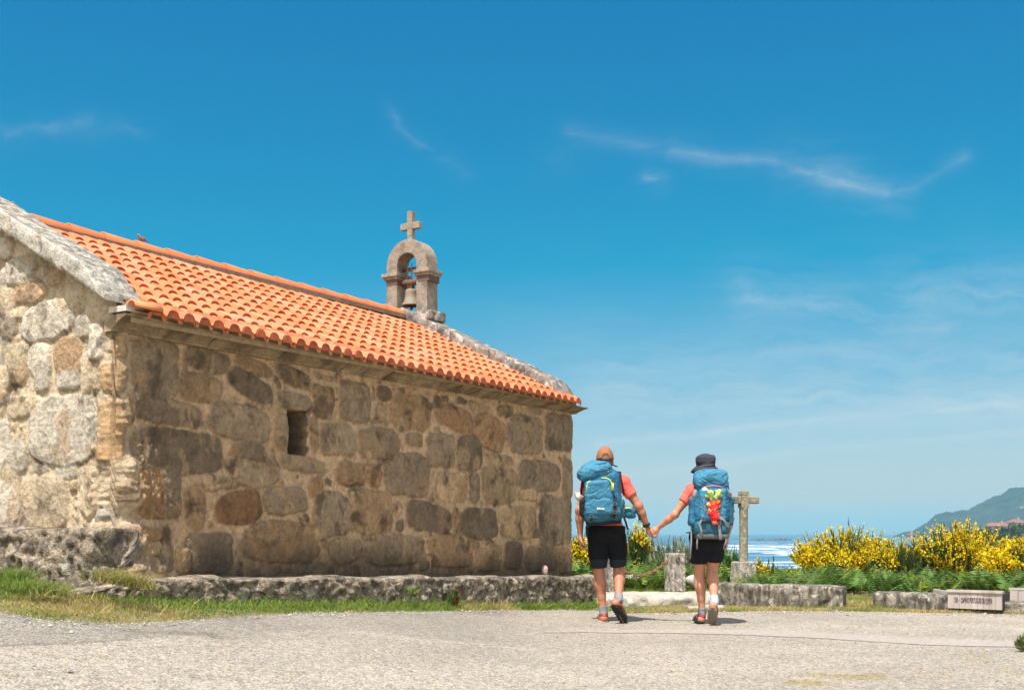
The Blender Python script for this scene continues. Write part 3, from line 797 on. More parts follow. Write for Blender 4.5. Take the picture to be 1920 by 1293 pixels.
# ---- the bell, a thing hung in the arch
sM = (sF + sB) / 2 - .01
bc = cpt(sM, -HW, 0)
bell = empty('bell', (bc[0], bc[1], 3.97), ANG)
tag(bell, 'weathered bronze bell hanging in the stone arch above the roof ridge', 'bell')
mB, ntb, bb = new_mat('weathered_bronze', rough=.55, spec=.4)
co = objco(ntb)
cb = mixc(ntb, ramp(ntb, noise(ntb, scaled(ntb, co, (1, 1, .25)), 16, 4, .6), [(.42, 0.0), (.6, 1.0)]), (.20, .20, .165), (.25, .13, .055))
ntb.links.new(cb, bb.inputs['Base Color']); bb.inputs['Metallic'].default_value = 0.0; bb.inputs['Roughness'].default_value = .75
MB().lathe([(.0, .225), (.05, .225), (.075, .215), (.085, .195), (.082, .17), (.088, .12), (.098, .075), (.102, .07), (.104, .06), (.118, .03), (.132, .008), (.132, 0), (.12, 0), (.095, .06), (.07, .18), (0, .2)], n=32).build('bell_body', mB, bell, True)
mI, _, _ = new_mat('rusty_iron', rough=.8, color=(.10, .06, .045))
mW, _, _ = new_mat('old_timber', rough=.9, color=(.13, .085, .06))
MB().tube([(0, 0, .2), (0, 0, .0), (0, 0, -.03)], [.008, .01, .012], 8).lathe([(0, -.055), (.02, -.045), (.024, -.03), (.018, -.012), (0, -.005)], n=12).build('clapper', mI, bell, True)
y = MB()
y.tube([(0, -.158, .31), (0, -.08, .32), (0, 0, .31), (0, .08, .325), (0, .158, .31)], [.03, .045, .05, .042, .03], 8)
y.tube([(.02, .06, .30), (.05, .10, .29), (.02, .15, .26)], [.025, .03, .02], 7)
y.build('yoke', mW, bell, True)
ir = MB()
for yy in (-.03, .035):
    ir.tube([(-.03, yy, .22), (-.035, yy, .40), (-.03, yy * .9, .56)], .008, 6)
ir.tube([(-.03, -.05, .455), (-.03, .06, .46)], .008, 6)
ir.box((0, 0, .245), (.03, .03, .022))
ir.build('hanger_straps', mI, bell, False)
bm_ = MB(); bm_.tube([(.03, -.158, .50), (.03, .158, .505)], .026, 8); bm_.build('headstock_beam', mW, bell, True)

# ---- two small birds on the ridge
mBird, ntb2, bbd = new_mat('brown_feather', rough=.8)
ntb2.links.new(mixc(ntb2, ramp(ntb2, noise(ntb2, objco(ntb2), 55, 3, .6), [(.4, 0.), (.6, 1.)]), (.13, .075, .05), (.24, .18, .14)), bbd.inputs['Base Color'])
mBeak, _, _ = new_mat('dark_beak', rough=.5, color=(.05, .045, .04))
# ================================================================== GROUND, SEA, HILLS, HAZE
def smin_grid(xs, ys, fn):
    X, Y = np.meshgrid(xs, ys, indexing='ij'); Z = fn(X, Y)
    V = np.stack([X, Y, Z], -1); a, b = X.shape
    idx = np.arange(a * b).reshape(a, b)
    return V, np.stack([idx[:-1, :-1], idx[1:, :-1], idx[1:, 1:], idx[:-1, 1:]], -1).reshape(-1, 4)

def geo(a, b, n, g):
    t = np.linspace(0, 1, n); return a + (b - a) * (np.power(g, t) - 1) / (g - 1)

# asphalt verge line (where the road meets the grass), as plan points
EDGE = [at(x, y, 1.0) for x, y in ()]
def on_ground(px, py, z0=0.0):
    """plan point of the ground seen at a pixel (used while measuring the photograph)"""
    d = np.array([(px - CX) / F0, 1.0, (HY - py) / F0]); t = 8.0
    for _ in range(60):
        p = d * t; z = ground_z(p[0], p[1]); t = t + (CAMZ + d[2] * t - z) / (-d[2]) * .5
    return (d * t)[:2]
edge_px = [(-400, 1120), (-150, 1130), (0, 1146), (60, 1156), (130, 1166), (220, 1170), (300, 1166), (380, 1161), (470, 1153), (560, 1149), (700, 1146), (820, 1145), (940, 1143), (1060, 1142), (1120, 1144), (1180, 1149), (1260, 1148), (1340, 1147), (1440, 1144), (1560, 1145), (1640, 1146), (1740, 1148), (1840, 1149), (1960, 1152), (2300, 1160)]
edge = np.array([on_ground(*p) for p in edge_px])
def edge_y(x):
    return np.interp(x, edge[:, 0], edge[:, 1])

def ground_fn(X, Y):
    z = ground_z(X, Y)
    P = np.stack([X, Y, 0 * X], -1)
    off = Y - edge_y(X)
    soil = sstep(.0, .25, off) * sstep(30, 20, Y)
    z = z + soil * (.018 * fbm(P * 3.0, 3, 5) + .012) + .006 * fbm(P * 1.3, 3, 6) * sstep(40, 20, Y)
    return z
xs = np.concatenate([geo(-60, -6, 22, .02), np.arange(-5.9, 7.0, .06), geo(7.0, 90, 26, 60)])
ys = np.concatenate([np.arange(-8, 3, .5), np.arange(3, 19, .06), geo(19, 190, 50, 40)])
V, Fq = smin_grid(xs, ys, ground_fn)
X, Y = V[..., 0], V[..., 1]
off = Y - edge_y(X) + .10 * fbm(V * 4.0, 4, 8) + .05 * fbm(V * 15.0, 3, 9)
soil = sstep(-.06, .10, off)
P = V * np.array([1, 1, 0])
c_as = np.array([.405, .383, .343]) * (1 + .10 * fbm(P * .9, 3, 12))[..., None]
grey = sstep(.02, .10, -(Y - (8.05 + .02 * (X + 3) ** 2)) * 0 + .0)[..., None]
# a greyer, finer patch of asphalt runs along the chapel side; the coarse pale aggregate lies in front of it
lp = np.array([on_ground(*q) for q in ((-300, 1216), (0, 1211), (100, 1207), (200, 1203), (270, 1194), (420, 1188), (640, 1178))]); line = np.interp(X, lp[:, 0], lp[:, 1])
fine = sstep(-.10, .05, Y - line + .10 * fbm(P * 2.2, 3, 13)) * sstep(.6, -.4, X)
c_as = c_as * (1 - fine[..., None]) + np.array([.325, .312, .292]) * fine[..., None]
crack = np.exp(-((Y - line - .02 - .03 * fbm(P * 5, 3, 24)) / .06) ** 2) * sstep(on_ground(330, 1192)[0], on_ground(200, 1203)[0], X) * sstep(.0, .3, .6 + fbm(P * 3, 3, 14))
c_as = c_as * (1 - .6 * crack[..., None]) + np.array([.09, .075, .06]) * .6 * crack[..., None]
dq = on_ground(345, 1187); patch = np.exp(-(((X - dq[0]) / .42) ** 2 + ((Y - dq[1]) / .30) ** 2)) * sstep(-.35, .25, fbm(P * np.array([4, 4, 1]), 4, 25)) * .62
c_as = c_as * (1 - patch[..., None]) + np.array([.12, .10, .08]) * patch[..., None]
spots = sstep(.22, .46, fbm(P * np.array([1.0, 2.2, 1]), 4, 15)) * sstep(1.2, .2, edge_y(X) - Y) * .38
c_as = c_as * (1 - spots[..., None]) + np.array([.16, .13, .105]) * spots[..., None]
ra = sstep(.0, .12, (X - 1.55 - (Y - 4.5) * .0) * 1.0 - np.interp(Y, [4, 6.3, 7.2, 8.0], [.25, .9, 1.55, 2.6]) + .12 * fbm(P * 1.7, 3, 16)) * sstep(8.2, 7.7, Y) * sstep(.5, 1.2, X)
c_as = c_as * (1 - .75 * ra[..., None]) + np.array([.34, .32, .295]) * .75 * ra[..., None]
moss = sstep(.30, .52, fbm(P * np.array([2.2, 3.2, 1]), 4, 17)) * sstep(.7, 1.8, X) * sstep(8.4, 7.4, Y)
c_as = c_as * (1 - .55 * moss[..., None]) + np.array([.33, .26, .07]) * .55 * moss[..., None]
c_so = np.array([.27, .225, .13]) * (1 + .3 * fbm(P * 4, 4, 18))[..., None]
gre = sstep(-.1, .3, fbm(P * .8, 3, 19))[..., None]
c_so = c_so * (1 - .5 * gre) + np.array([.12, .15, .04]) * .5 * gre
cols = c_as * (1 - soil[..., None]) + c_so * soil[..., None]
m, ntg, b = new_mat('gravelled_asphalt', rough=.92, spec=.2)
co = objco(ntg); c = attr(ntg)
vo = nd(ntg, 'ShaderNodeTexVoronoi', {'Vector': co, 'Scale': 85.0, 'Randomness': 1.0}, feature='F1')
vo2 = nd(ntg, 'ShaderNodeTexVoronoi', {'Vector': co, 'Scale': 38.0, 'Randomness': 1.0}, feature='F1')
sp = nd(ntg, 'ShaderNodeSeparateColor', {0: vo.outputs['Color']}).outputs
sp2 = nd(ntg, 'ShaderNodeSeparateColor', {0: vo2.outputs['Color']}).outputs
k = ramp(ntg, sp[0], [(0.0, (.55, .53, .50)), (.25, (.86, .83, .79)), (.6, (1.03, 1.0, .96)), (.85, (1.16, 1.14, 1.10)), (1.0, (1.30, 1.27, 1.21))])
c = mixc(ntg, 1.0, c, k, 'MULTIPLY')
k = ramp(ntg, sp2[1], [(0.0, (.72, .69, .65)), (.5, (1.0, .99, .97)), (.9, (1.14, 1.10, 1.02)), (1.0, (1.15, .98, .80))])
c = mixc(ntg, 1.0, c, k, 'MULTIPLY')
k = ramp(ntg, vo.outputs['Distance'], [(.35, 1.0), (.75, .62)])
c = mixc(ntg, 1.0, c, k, 'MULTIPLY')
nn = noise(ntg, co, 1.1, 5, .6)
c = mixc(ntg, 1.0, c, ramp(ntg, nn, [(.3, .88), (.7, 1.1)]), 'MULTIPLY')
ntg.links.new(c, b.inputs['Base Color'])
hgt = mth(ntg, 'SUBTRACT', 1.0, vo.outputs['Distance'])
bump(ntg, b, mth(ntg, 'ADD', hgt, mth(ntg, 'MULTIPLY', sp2[0], .6)), .8, .012)
ground = mesh_np('ground', V.reshape(-1, 3), [Fq], m, None, True, np.clip(cols, .01, 1).reshape(-1, 3))
tag(ground, kind='structure')

# loose chippings along the ragged edge of the asphalt
npb = 5200; px_ = RNG.uniform(-4.6, 6.5, npb); py_ = edge_y(px_) - np.abs(RNG.normal(0, .30, npb)) + .06
far_ = RNG.random(npb) < .18; py_ = np.where(far_, RNG.uniform(5.2, 12.5, npb), py_)
pz_ = ground_fn(px_, py_); r_ = RNG.uniform(.0035, .0085, npb) * np.where(RNG.random(npb) < .05, 2.2, 1)
oc = np.array([(1, 0, 0), (0, 1, 0), (-1, 0, 0), (0, -1, 0), (0, 0, .7), (0, 0, -.7)], float)
Vp = np.stack([px_, py_, pz_ + r_ * .3], -1)[:, None, :] + oc[None] * r_[:, None, None] * RNG.uniform(.6, 1.35, (npb, 6, 1))
tri = np.array([(0, 1, 4), (1, 2, 4), (2, 3, 4), (3, 0, 4), (1, 0, 5), (2, 1, 5), (3, 2, 5), (0, 3, 5)])
Fp = (np.arange(npb) * 6)[:, None, None] + tri[None]
cp = np.array([.40, .37, .33]) * RNG.uniform(.35, 1.35, (npb, 1)) * np.array([1, 1, 1]) + RNG.normal(0, .012, (npb, 3))
gv = mesh_np('gravel', Vp.reshape(-1, 3), [Fp.reshape(-1, 3)], granite('loose_chippings', speck=.2, grain=200, bump_s=.2), None, False, np.clip(np.repeat(cp, 6, 0), .02, .9)); tag(gv, kind='stuff')

# concrete band let into the asphalt, curving across the foreground
mC = granite('pinkish_concrete', base=(.33, .29, .262), speck=.22, grain=90, stain=(.30, .26, .2), stain_amt=.2, bump_s=.3, bump_d=.005)
cl = [(1010, 1185, .5), (1100, 1184, 3), (1200, 1183.5, 6), (1280, 1184, 8), (1400, 1185, 10), (1520, 1190, 11), (1640, 1197, 12), (1740, 1203, 12), (1830, 1206, 11), (1960, 1209, 10), (2300, 1218, 10)]
up_ = [on_ground(x, y - h / 2) for x, y, h in cl]; lo_ = [on_ground(x, y + h / 2) for x, y, h in cl]
def dens(pl, n=90):
    pl = np.array(pl); t = np.linspace(0, len(pl) - 1, n); i = np.arange(len(pl))
    return np.stack([np.interp(t, i, pl[:, 0]), np.interp(t, i, pl[:, 1])], -1)
A, B_ = dens(up_), dens(lo_); n = len(A)
rowsV = []
for k in range(4):
    q = A + (B_ - A) * k / 3
    rowsV.append(np.stack([q[:, 0], q[:, 1], ground_fn(q[:, 0], q[:, 1]) + .004], -1))
Vb = np.stack(rowsV, 1); idx = np.arange(n * 4).reshape(n, 4)
band = mesh_np('road_edging', Vb.reshape(-1, 3), [np.stack([idx[:-1, :-1], idx[:-1, 1:], idx[1:, 1:], idx[1:, :-1]], -1).reshape(-1, 4)], mC)
tag(band, kind='structure')

# ---- sea
SEA = -8.6
m, nts, b = new_mat('sea_water', rough=.25, spec=.35)
co = objco(nts); 
sx = nd(nts, 'ShaderNodeSeparateXYZ', {0: co}).outputs
swell = noise(nts, scaled(nts, co, (.006, .03, 1)), 1.0, 5, .6)
deep = ramp(nts, mth(nts, 'DIVIDE', sx[1], 3000.0), [(.05, (.045, .150, .215)), (.15, (.020, .115, .215)), (.6, (.008, .075, .165))])
deep = mixc(nts, ramp(nts, swell, [(.35, 0.0), (.7, .55)]), deep, (.10, .24, .30))
v = nd(nts, 'ShaderNodeCombineXYZ', {0: mth(nts, 'MULTIPLY', sx[0], .016), 1: mth(nts, 'MULTIPLY', mth(nts, 'LOGARITHM', mth(nts, 'MAXIMUM', sx[1], 1.0), 2.718), 7.0), 2: 0.0}).outputs[0]
f = noise(nts, v, 1.0, 8, .68, 1.6)
f2 = noise(nts, scaled(nts, co, (.05, .18, 1)), 1.0, 5, .7)
brk = ramp(nts, mth(nts, 'DIVIDE', sx[1], 3000.0), [(.05, .55), (.09, 1.0), (.30, .95), (.42, .30), (.62, 0.0)])
ff = mth(nts, 'MULTIPLY', ramp(nts, f, [(.51, 0.0), (.60, 1.0)]), brk)
ff = mth(nts, 'MULTIPLY', ff, ramp(nts, f2, [(.30, .45), (.5, 1.0)]))
# shore side only: the surf lies to the right of the deep channel
ff = mth(nts, 'MULTIPLY', ff, ramp(nts, mth(nts, 'DIVIDE', sx[0], mth(nts, 'MAXIMUM', sx[1], 1.0)), [(.165, 0.0), (.20, 1.0)]))
c = mixc(nts, ff, deep, (.80, .83, .84))
nts.links.new(c, b.inputs['Base Color'])
nts.links.new(mth(nts, 'ADD', .22, mth(nts, 'MULTIPLY', ff, .6)), b.inputs['Roughness'])
bump(nts, b, noise(nts, scaled(nts, co, (.25, .5, 1)), 1.0, 6, .65), .8, 1.0)
mb = MB()
mb.add([(-16000, 60, SEA), (16000, 60, SEA), (16000, 14000, SEA), (-16000, 14000, SEA)], [(0, 1, 2, 3)])
sea = mb.build('sea', m); tag(sea, kind='structure')

# ---- far shore: headland hill, low coastal land
def hill_mat(name, base, alt):
    m, nth, b = new_mat(name, rough=1.0, spec=.05)
    co = objco(nth)
    a = noise(nth, co, .012, 5, .65); d = noise(nth, co, .055, 4, .7)
    c = mixc(nth, ramp(nth, a, [(.42, 0.0), (.60, 1.0)]), base, alt)
    c = mixc(nth, 1.0, c, ramp(nth, d, [(.35, .55), (.65, 1.25)]), 'MULTIPLY')
    r_ = noise(nth, scaled(nth, co, (.5, 1.0, 2.2)), .011, 4, .6)
    c = mixc(nth, ramp(nth, r_, [(.66, 0.0), (.70, .75)]), c, (.42, .33, .24))
    nth.links.new(c, b.inputs['Base Color'])
    return m
DH = 3600.0
prof_px = [(1670, 1008), (1692, 997), (1712, 994), (1727, 986), (1735, 981), (1755, 967), (1790, 960), (1815, 956), (1850, 940), (1875, 930), (1900, 917), (1925, 909), (1960, 903), (2020, 908), (2200, 915), (2400, 930)]
pxx = np.array([p[0] for p in prof_px]); pyy = np.array([p[1] for p in prof_px])
hx = (pxx - CX) / F0 * DH; hz = CAMZ + (HY - pyy) / F0 * DH
def hill_fn(X, Y):
    top = np.interp(X * DH / Y, hx, hz)
    t = (Y - DH) / 900.0
    w = np.where(t < 0, np.clip(1 + t / .95, 0, 1) ** 1.25, np.clip(1 - t / 1.1, 0, 1))
    P = np.stack([X, Y, 0 * X], -1)
    z = SEA - 3 + (top - SEA + 3) * w
    return z + (fbm(P * .006, 4, 3) * 20 + fbm(P * .04, 4, 4, .7) * 13.0) * np.clip((top - SEA) / 60, 0, 1) * np.clip(w * 1.3, 0, 1)
V, Fq = smin_grid(np.linspace(1000, 2500, 400), np.linspace(DH - 900, DH + 950, 150), hill_fn)
hill = mesh_np('hills', V.reshape(-1, 3), [Fq], hill_mat('heath_hillside', (.008, .017, .016), (.032, .042, .034)))
tag(hill, kind='structure')
def coast_fn(X, Y):
    P = np.stack([X, Y, 0 * X], -1)
    shore = 185 + (Y - 500) * .36
    z = SEA - 1.5 + 10 * sstep(0, 60, X - shore + 18 * fbm(P * .008, 3, 2)) + 5 * sstep(30, 200, X - shore)
    return z + fbm(P * .03, 3, 6) * 1.6
V, Fq = smin_grid(np.linspace(120, 1100, 150), np.linspace(520, 1500, 140), coast_fn)
coast = mesh_np('coast_land', V.reshape(-1, 3), [Fq], hill_mat('coastal_scrub', (.018, .032, .015), (.05, .06, .03)))
tag(coast, kind='structure')

# ---- air: one closed box round everything
mh = bpy.data.materials.new('sea_haze'); mh.use_nodes = True
nh = mh.node_tree; nh.nodes.remove(nh.nodes['Principled BSDF'])
pv = nd(nh, 'ShaderNodeVolumePrincipled', {'Color': (.34, .685, .86, 1), 'Density': 0.00014, 'Anisotropy': 0.0})
nh.links.new(pv.outputs[0], nh.nodes['Material Output'].inputs['Volume'])
hz_ = MB().box((0, 6990, 78), (16100, 7060, 90)).build('haze', mh); tag(hz_, kind='stuff')

# ---- houses on the coast and the trees round them
mRoof, _, _ = new_mat('far_roof_tile', rough=.9, color=(.20, .10, .075)); mWl, _, _ = new_mat('far_render', rough=.9, color=(.36, .34, .31)); mWin, _, _ = new_mat('far_window', rough=.4, color=(.05, .06, .07))
def house(px, py_base, Y, w, dpt, h, rz, label):
    p = at(px, py_base, Y)
    r = empty('coastal_house', p, rz); tag(r, label, 'house', 'houses along the far coast')
    MB().box((0, 0, h / 2 - 1), (w / 2, dpt / 2, h / 2 + 1)).build('wall', mWl, r)
    mr = MB(); e = .7
    mr.add([(-w / 2 - e, -dpt / 2 - e, h), (w / 2 + e, -dpt / 2 - e, h), (w / 2 + e, dpt / 2 + e, h), (-w / 2 - e, dpt / 2 + e, h), (-w / 2 + dpt * .35, 0, h + dpt * .3), (w / 2 - dpt * .35, 0, h + dpt * .3)],
           [(0, 1, 5, 4), (2, 3, 4, 5), (1, 2, 5), (3, 0, 4), (3, 2, 1, 0)])
    rf = mr.build('roof', mRoof, r)
    MB().box((w * .2, dpt * .1, h + dpt * .32), (.5, .5, 1.2)).build('chimney', mWl, rf)
    k = max(2, int(w / 4))
    for i in range(k):
        MB().box((-w / 2 + (i + .5) * w / k, -dpt / 2 - .02, h * .55), (.6, .06, .8)).build('window', mWin, r)
house(1905, 987.5, 900, 13, 10, 3.2, .2, 'hip roofed house on the coast, uppermost of the red roofs below the hill')
house(1870, 991.5, 860, 17, 9, 2.2, -.1, 'long low red roofed house on the coast, just above the yellow broom')
house(1913, 1000.5, 820, 13, 10, 3.0, .3, 'red roofed house on the coast, lowest one beside the picture edge')
house(1708, 1007, 950, 5, 4.5, 2.0, .3, 'tiny pale house with orange roof in the gap between the two broom bushes')
house(1934, 990, 930, 10, 8, 5.0, -.3, 'pale two storey house beside the hip roofed house on the coast')
mFW, nfw, bfw = new_mat('far_wood_foliage', rough=1.0, spec=.05)
nfw.links.new(mixc(nfw, ramp(nfw, noise(nfw, objco(nfw), .25, 4, .7), [(.35, 0.), (.65, 1.)]), (.014, .030, .014), (.05, .075, .03)), bfw.inputs['Base Color'])
Vt = []; Ft = []; nv = 0
rg = random.Random(12)
ico = [(math.cos(a) * math.cos(b), math.sin(a) * math.cos(b), math.sin(b)) for b in (-.9, -.3, .3, .9) for a in np.linspace(0, 2 * math.pi, 8)[:-1]]
for i in range(1100):
    Y = rg.uniform(640, 1250); X = 185 + (Y - 500) * .36 + 14 + 260 * rg.random() ** 1.6
    z = float(coast_fn(np.array([X]), np.array([Y]))[0]); r = rg.uniform(1.6, 3.6)
    # a crown of loose leaf sprays
    for k in range(26):
        q = np.array([rg.gauss(0, .5), rg.gauss(0, .5), rg.gauss(0, .42)]) * r + (X, Y, z + r * 1.0)
        a = np.array([rg.uniform(-1, 1), rg.uniform(-1, 1), rg.uniform(-1, 1)]) * r * .42; b_ = np.array([rg.uniform(-1, 1), rg.uniform(-1, 1), rg.uniform(-1, 1)]) * r * .42
        Vt += [q - a, q + b_, q + a, q - b_]; Ft.append((nv, nv + 1, nv + 2, nv + 3)); nv += 4
fw = mesh_np('far_woods', np.array(Vt), [np.array(Ft)], mFW, None, False); tag(fw, kind='stuff')
# reef rocks in the surf
mRk = granite('reef_rock', base=(.10, .085, .075), speck=.3, grain=2, bump_s=.5, bump_d=.2)
for (px, py, w, h, lab) in ((1424, 1012.4, 26, 5, 'small dark reef rock in the surf just right of the stone cross'), (1462, 1012.2, 34, 6, 'longer reddish reef rock in the surf beneath the horizon')):
    Y = 9.5 / ((py - HY) / F0); p = at(px, py, Y)
    a = np.array([p[0] - w / 2, Y]); 
    o = rough_block('reef_rock', a, a + np.array([w, 2.0]), 9.0, lambda s: SEA - 2 + 0 * s, (lambda W_, H_: lambda s: SEA + H_ * np.clip(np.sin(math.pi * np.clip(np.asarray(s) / W_, 0, 1)) * .7 + .3 * np.sin(np.asarray(s) * .9), .05, 1))(w, h * .55), mRk, res=1.2, rub=.8, rubs=.35, fine=.6, col=(.12, .09, .08), seed=3)
    tag(o, lab, 'rock')

# ================================================================== LOW WALLS, CROSS, BOLLARDS, SIGN
M_LOW = granite('lichened_wall_stone', speck=.45, grain=55, stain=(.045, .040, .034), stain_amt=.82, stain_scale=17.0, streak=True, pale=(.58, .55, .48), pale_amt=.15, bump_s=.8, bump_d=.02)
def low_wall(x0, yb0, x1, yb1, yt0, yt1, width, label, seed, depth0=None, depth1=None, col=(.31, .275, .22), rub=.022):
    q0 = on_ground(x0, yb0) if depth0 is None else at(x0, yb0, depth0)[:2]; q1 = on_ground(x1, yb1) if depth1 is None else at(x1, yb1, depth1)[:2]
    z0 = CAMZ + (HY - yt0) / F0 * q0[1]; z1 = CAMZ + (HY - yt1) / F0 * q1[1]
    L = np.linalg.norm(q1 - q0); d = (q1 - q0) / L; o = np.array([-d[1], d[0]])
    if o[1] < 0: o = -o
    ob = rough_block('low_wall', q0, q1, width, gz(q0, d), lambda s: z0 + (z1 - z0) * np.asarray(s) / L + .010 * np.sin(np.asarray(s) * 4.3 + seed), M_LOW, out=o, res=.022, rub=rub, rubs=3.0, fine=.022, col=col, seed=seed, sq=9)
    return tag(ob, label, 'low wall', 'low stone walls round the lookout')
low_wall(1344, 1136, 1581, 1141, 1091, 1100, .42, 'low lichened stone wall in front of the stone cross', 41)
low_wall(1638, 1142, 1781, 1147, 1108, 1117, .40, 'low lichened stone wall left of the engraved wooden sign', 43)
low_wall(1876, 1149, 2120, 1156, 1127, 1131, .40, 'low lichened stone wall right of the engraved wooden sign', 47)
M_SLAB = granite('flat_kerb_granite', speck=.35, grain=50, stain=(.05, .045, .04), stain_amt=.35, stain_scale=7.0, pale=(.62, .58, .50), pale_amt=.6, bump_s=.7, bump_d=.015)
q0 = on_ground(1090, 1136); q1 = on_ground(1352, 1134)
slab = rough_block('kerb_slab', q0, q1, 1.1, lambda s: -.1 + 0 * s, lambda s: .135 + .01 * np.sin(np.asarray(s) * 3), M_SLAB, out=np.array([0, 1.0]), res=.03, rub=.035, rubs=3.5, fine=.03, col=(.46, .415, .34), seed=51)
tag(slab, 'broad flat granite slab lying under the bollards and chain', 'stone slab')
q0 = on_ground(1290, 1143.5); q1 = on_ground(1360, 1143)
st = rough_block('step_stone', q0, q1, .30, lambda s: -.08 + 0 * s, lambda s: .045 + 0 * s, M_SLAB, out=np.array([0, 1.0]), res=.025, rub=.02, rubs=5, fine=.015, col=(.40, .37, .31), seed=52)
tag(st, 'thin flat stone on the grass behind the woman in shorts', 'flat stone')
def boulder(px, py, w, h, label, Y=None, seed=0, col=(.42, .38, .32), mat=None):
    q = on_ground(px, py) if Y is None else at(px, py, Y)[:2]
    sc = q[1] / F0; z = CAMZ + (HY - py) * sc; w *= sc; h *= sc
    u = np.linspace(0, 2 * math.pi, 33)[:-1]; vv = np.linspace(-math.pi / 2, math.pi / 2, 17)
    U, Vv = np.meshgrid(u, vv, indexing='ij')
    N_ = np.stack([np.cos(U) * np.cos(Vv), np.sin(U) * np.cos(Vv), np.sin(Vv)], -1)
    r = 1 + .22 * fbm(N_ * 1.7 + seed, 3, seed) + .08 * fbm(N_ * 6 + seed, 3, seed + 1)
    P_ = N_ * r[..., None] * np.array([w / 2, w * .38, h * .62]) + np.array([q[0], q[1] + w * .3, z + h * .42])
    idx = np.arange(32 * 17).reshape(32, 17); nx = np.roll(idx, -1, 0)
    o = mesh_np('loose_stone', P_.reshape(-1, 3), [np.stack([idx[:, :-1], nx[:, :-1], nx[:, 1:], idx[:, 1:]], -1).reshape(-1, 4)], mat or M_SLAB, None, True, np.tile(col, (32 * 17, 1)))
    return tag(o, label, 'stone')
boulder(212, 1121, 30, 17, 'small rounded stone half sunk in the grass before the ledge', seed=3)
boulder(250, 1119, 34, 9, 'flat sliver of stone in the grass beside the small rounded stone', seed=5)
boulder(1022, 1075, 11, 15, 'small pinkish stone lying on the ledge against the shaded wall', Y=13.95, seed=7, col=(.55, .40, .37), mat=granite('pink_quartz', base=(.55, .38, .34), speck=.2, grain=80))
boulder(1182, 1092, 34, 14, 'pale field stone in the ferns behind the hanging chain', Y=16.7, seed=9, col=(.6, .55, .48))
boulder(1304, 1097, 34, 20, 'pale field stone in the grass right of the square bollard', Y=16.3, seed=11, col=(.55, .5, .43))
boulder(935, 1137, 10, 7, 'little grey stone at the edge of the asphalt below the ledge', seed=13)

# ---- bollards with a rusty chain
M_BOL = granite('speckled_bollard_granite', base=(.36, .325, .27), speck=.6, grain=28, lichen=(.62, .58, .50), lichen_amt=.5, stain=(.10, .09, .075), stain_amt=.4, stain_scale=9, bump_s=.5, bump_d=.01)
def bollard(px, Y, label):
    p = at(px, HY, Y); r = empty('stone_bollard', (p[0], Y, .13), R(28)); tag(r, label, 'bollard', 'granite bollards carrying the chain')
    mb = MB(); mb.box((0, 0, .255), (.105, .105, .255), taper=.97)
    bevel(mb.build('post', M_BOL, r), .012, 2)
    MB().tube([(-.03 + .03 * math.cos(t), -.11, .43 + .03 * math.sin(t)) for t in np.linspace(0, 6.28, 13)], .007, 6).build('chain_ring', mI, r, True)
    return p
pA = bollard(1265.5, 15.75, 'square speckled granite bollard between the two walkers')
pB = bollard(1131.5, 15.55, 'square speckled granite bollard behind the man\'s legs')
mRust, nru, bru = new_mat('rusty_chain', rough=.85)
nru.links.new(mixc(nru, noise(nru, objco(nru), 60, 3), (.17, .075, .04), (.30, .17, .10)), bru.inputs['Base Color'])
def chain(a, b, sag, label):
    a = np.array(a); b = np.array(b); n = int(np.linalg.norm(b - a) * 1.08 / .042)
    mb = MB()
    pts = [a + (b - a) * t + np.array([0, 0, -4 * sag * t * (1 - t)]) for t in np.linspace(0, 1, n + 1)]
    for i in range(n):
        c = (pts[i] + pts[i + 1]) / 2; d = pts[i + 1] - pts[i]; l = np.linalg.norm(d); d = d / l
        s_ = np.cross(d, (0, 0, 1.0)); s_ /= np.linalg.norm(s_); w = s_ if i % 2 else np.cross(s_, d)
        mb.tube([c + d * math.cos(t) * l * .72 + w * math.sin(t) * .017 for t in np.linspace(0, 2 * math.pi, 11)], .0072, 5)
    o = mb.build('chain', mRust, None, True); return tag(o, label, 'chain')
chain((pB[0] + .10, 15.50, .13 + .42), (pA[0] - .11, 15.70, .13 + .42), .20, 'rusty iron chain sagging between the two granite bollards')

# ---- wayside cross on its tapered base
cr = at(1394, HY, 16.0); cr_e = empty('wayside_cross', (cr[0], 16.0, .1), R(20)); tag(cr_e, 'weathered granite wayside cross on a tapered stone base behind the low wall', 'stone cross')
M_CR = granite('wayside_cross_granite', base=(.27, .242, .18), speck=.4, grain=60, stain=(.16, .145, .10), stain_amt=.45, stain_scale=8, streak=True, lichen=(.46, .43, .20), lichen_amt=.45, bump_s=.5, bump_d=.01)
mb = MB(); mb.box((0, 0, .17), (.155, .15, .255), taper=.80)
bevel(mb.build('base', M_BOL, cr_e), .02, 2)
def octo(mb, z0, z1, r):
    V = []; c_ = .36
    for z in (z0, z1):
        for (x, y_) in ((1, c_), (c_, 1), (-c_, 1), (-1, c_), (-1, -c_), (-c_, -1), (c_, -1), (1, -c_)): V.append((x * r, y_ * r, z))
    F = [(k, (k + 1) % 8, 8 + (k + 1) % 8, 8 + k) for k in range(8)] + [tuple(range(8))[::-1], tuple(range(8, 16))]
    mb.add(V, F)
mb = MB(); zt_ = .91 + (999 - 920) / F0 * 16 - .1
octo(mb, .42, zt_ - .22, .058)
mb.box((0, 0, zt_ - .145), (.057, .057, .085)); mb.box((0, 0, zt_ - .03), (.057, .057, .0301))
mb.box((-.14, 0, zt_ - .125), (.0785, .055, .047)); mb.box((.14, 0, zt_ - .125), (.0785, .055, .047))
bevel(mb.build('shaft', M_CR, cr_e), .01, 2)

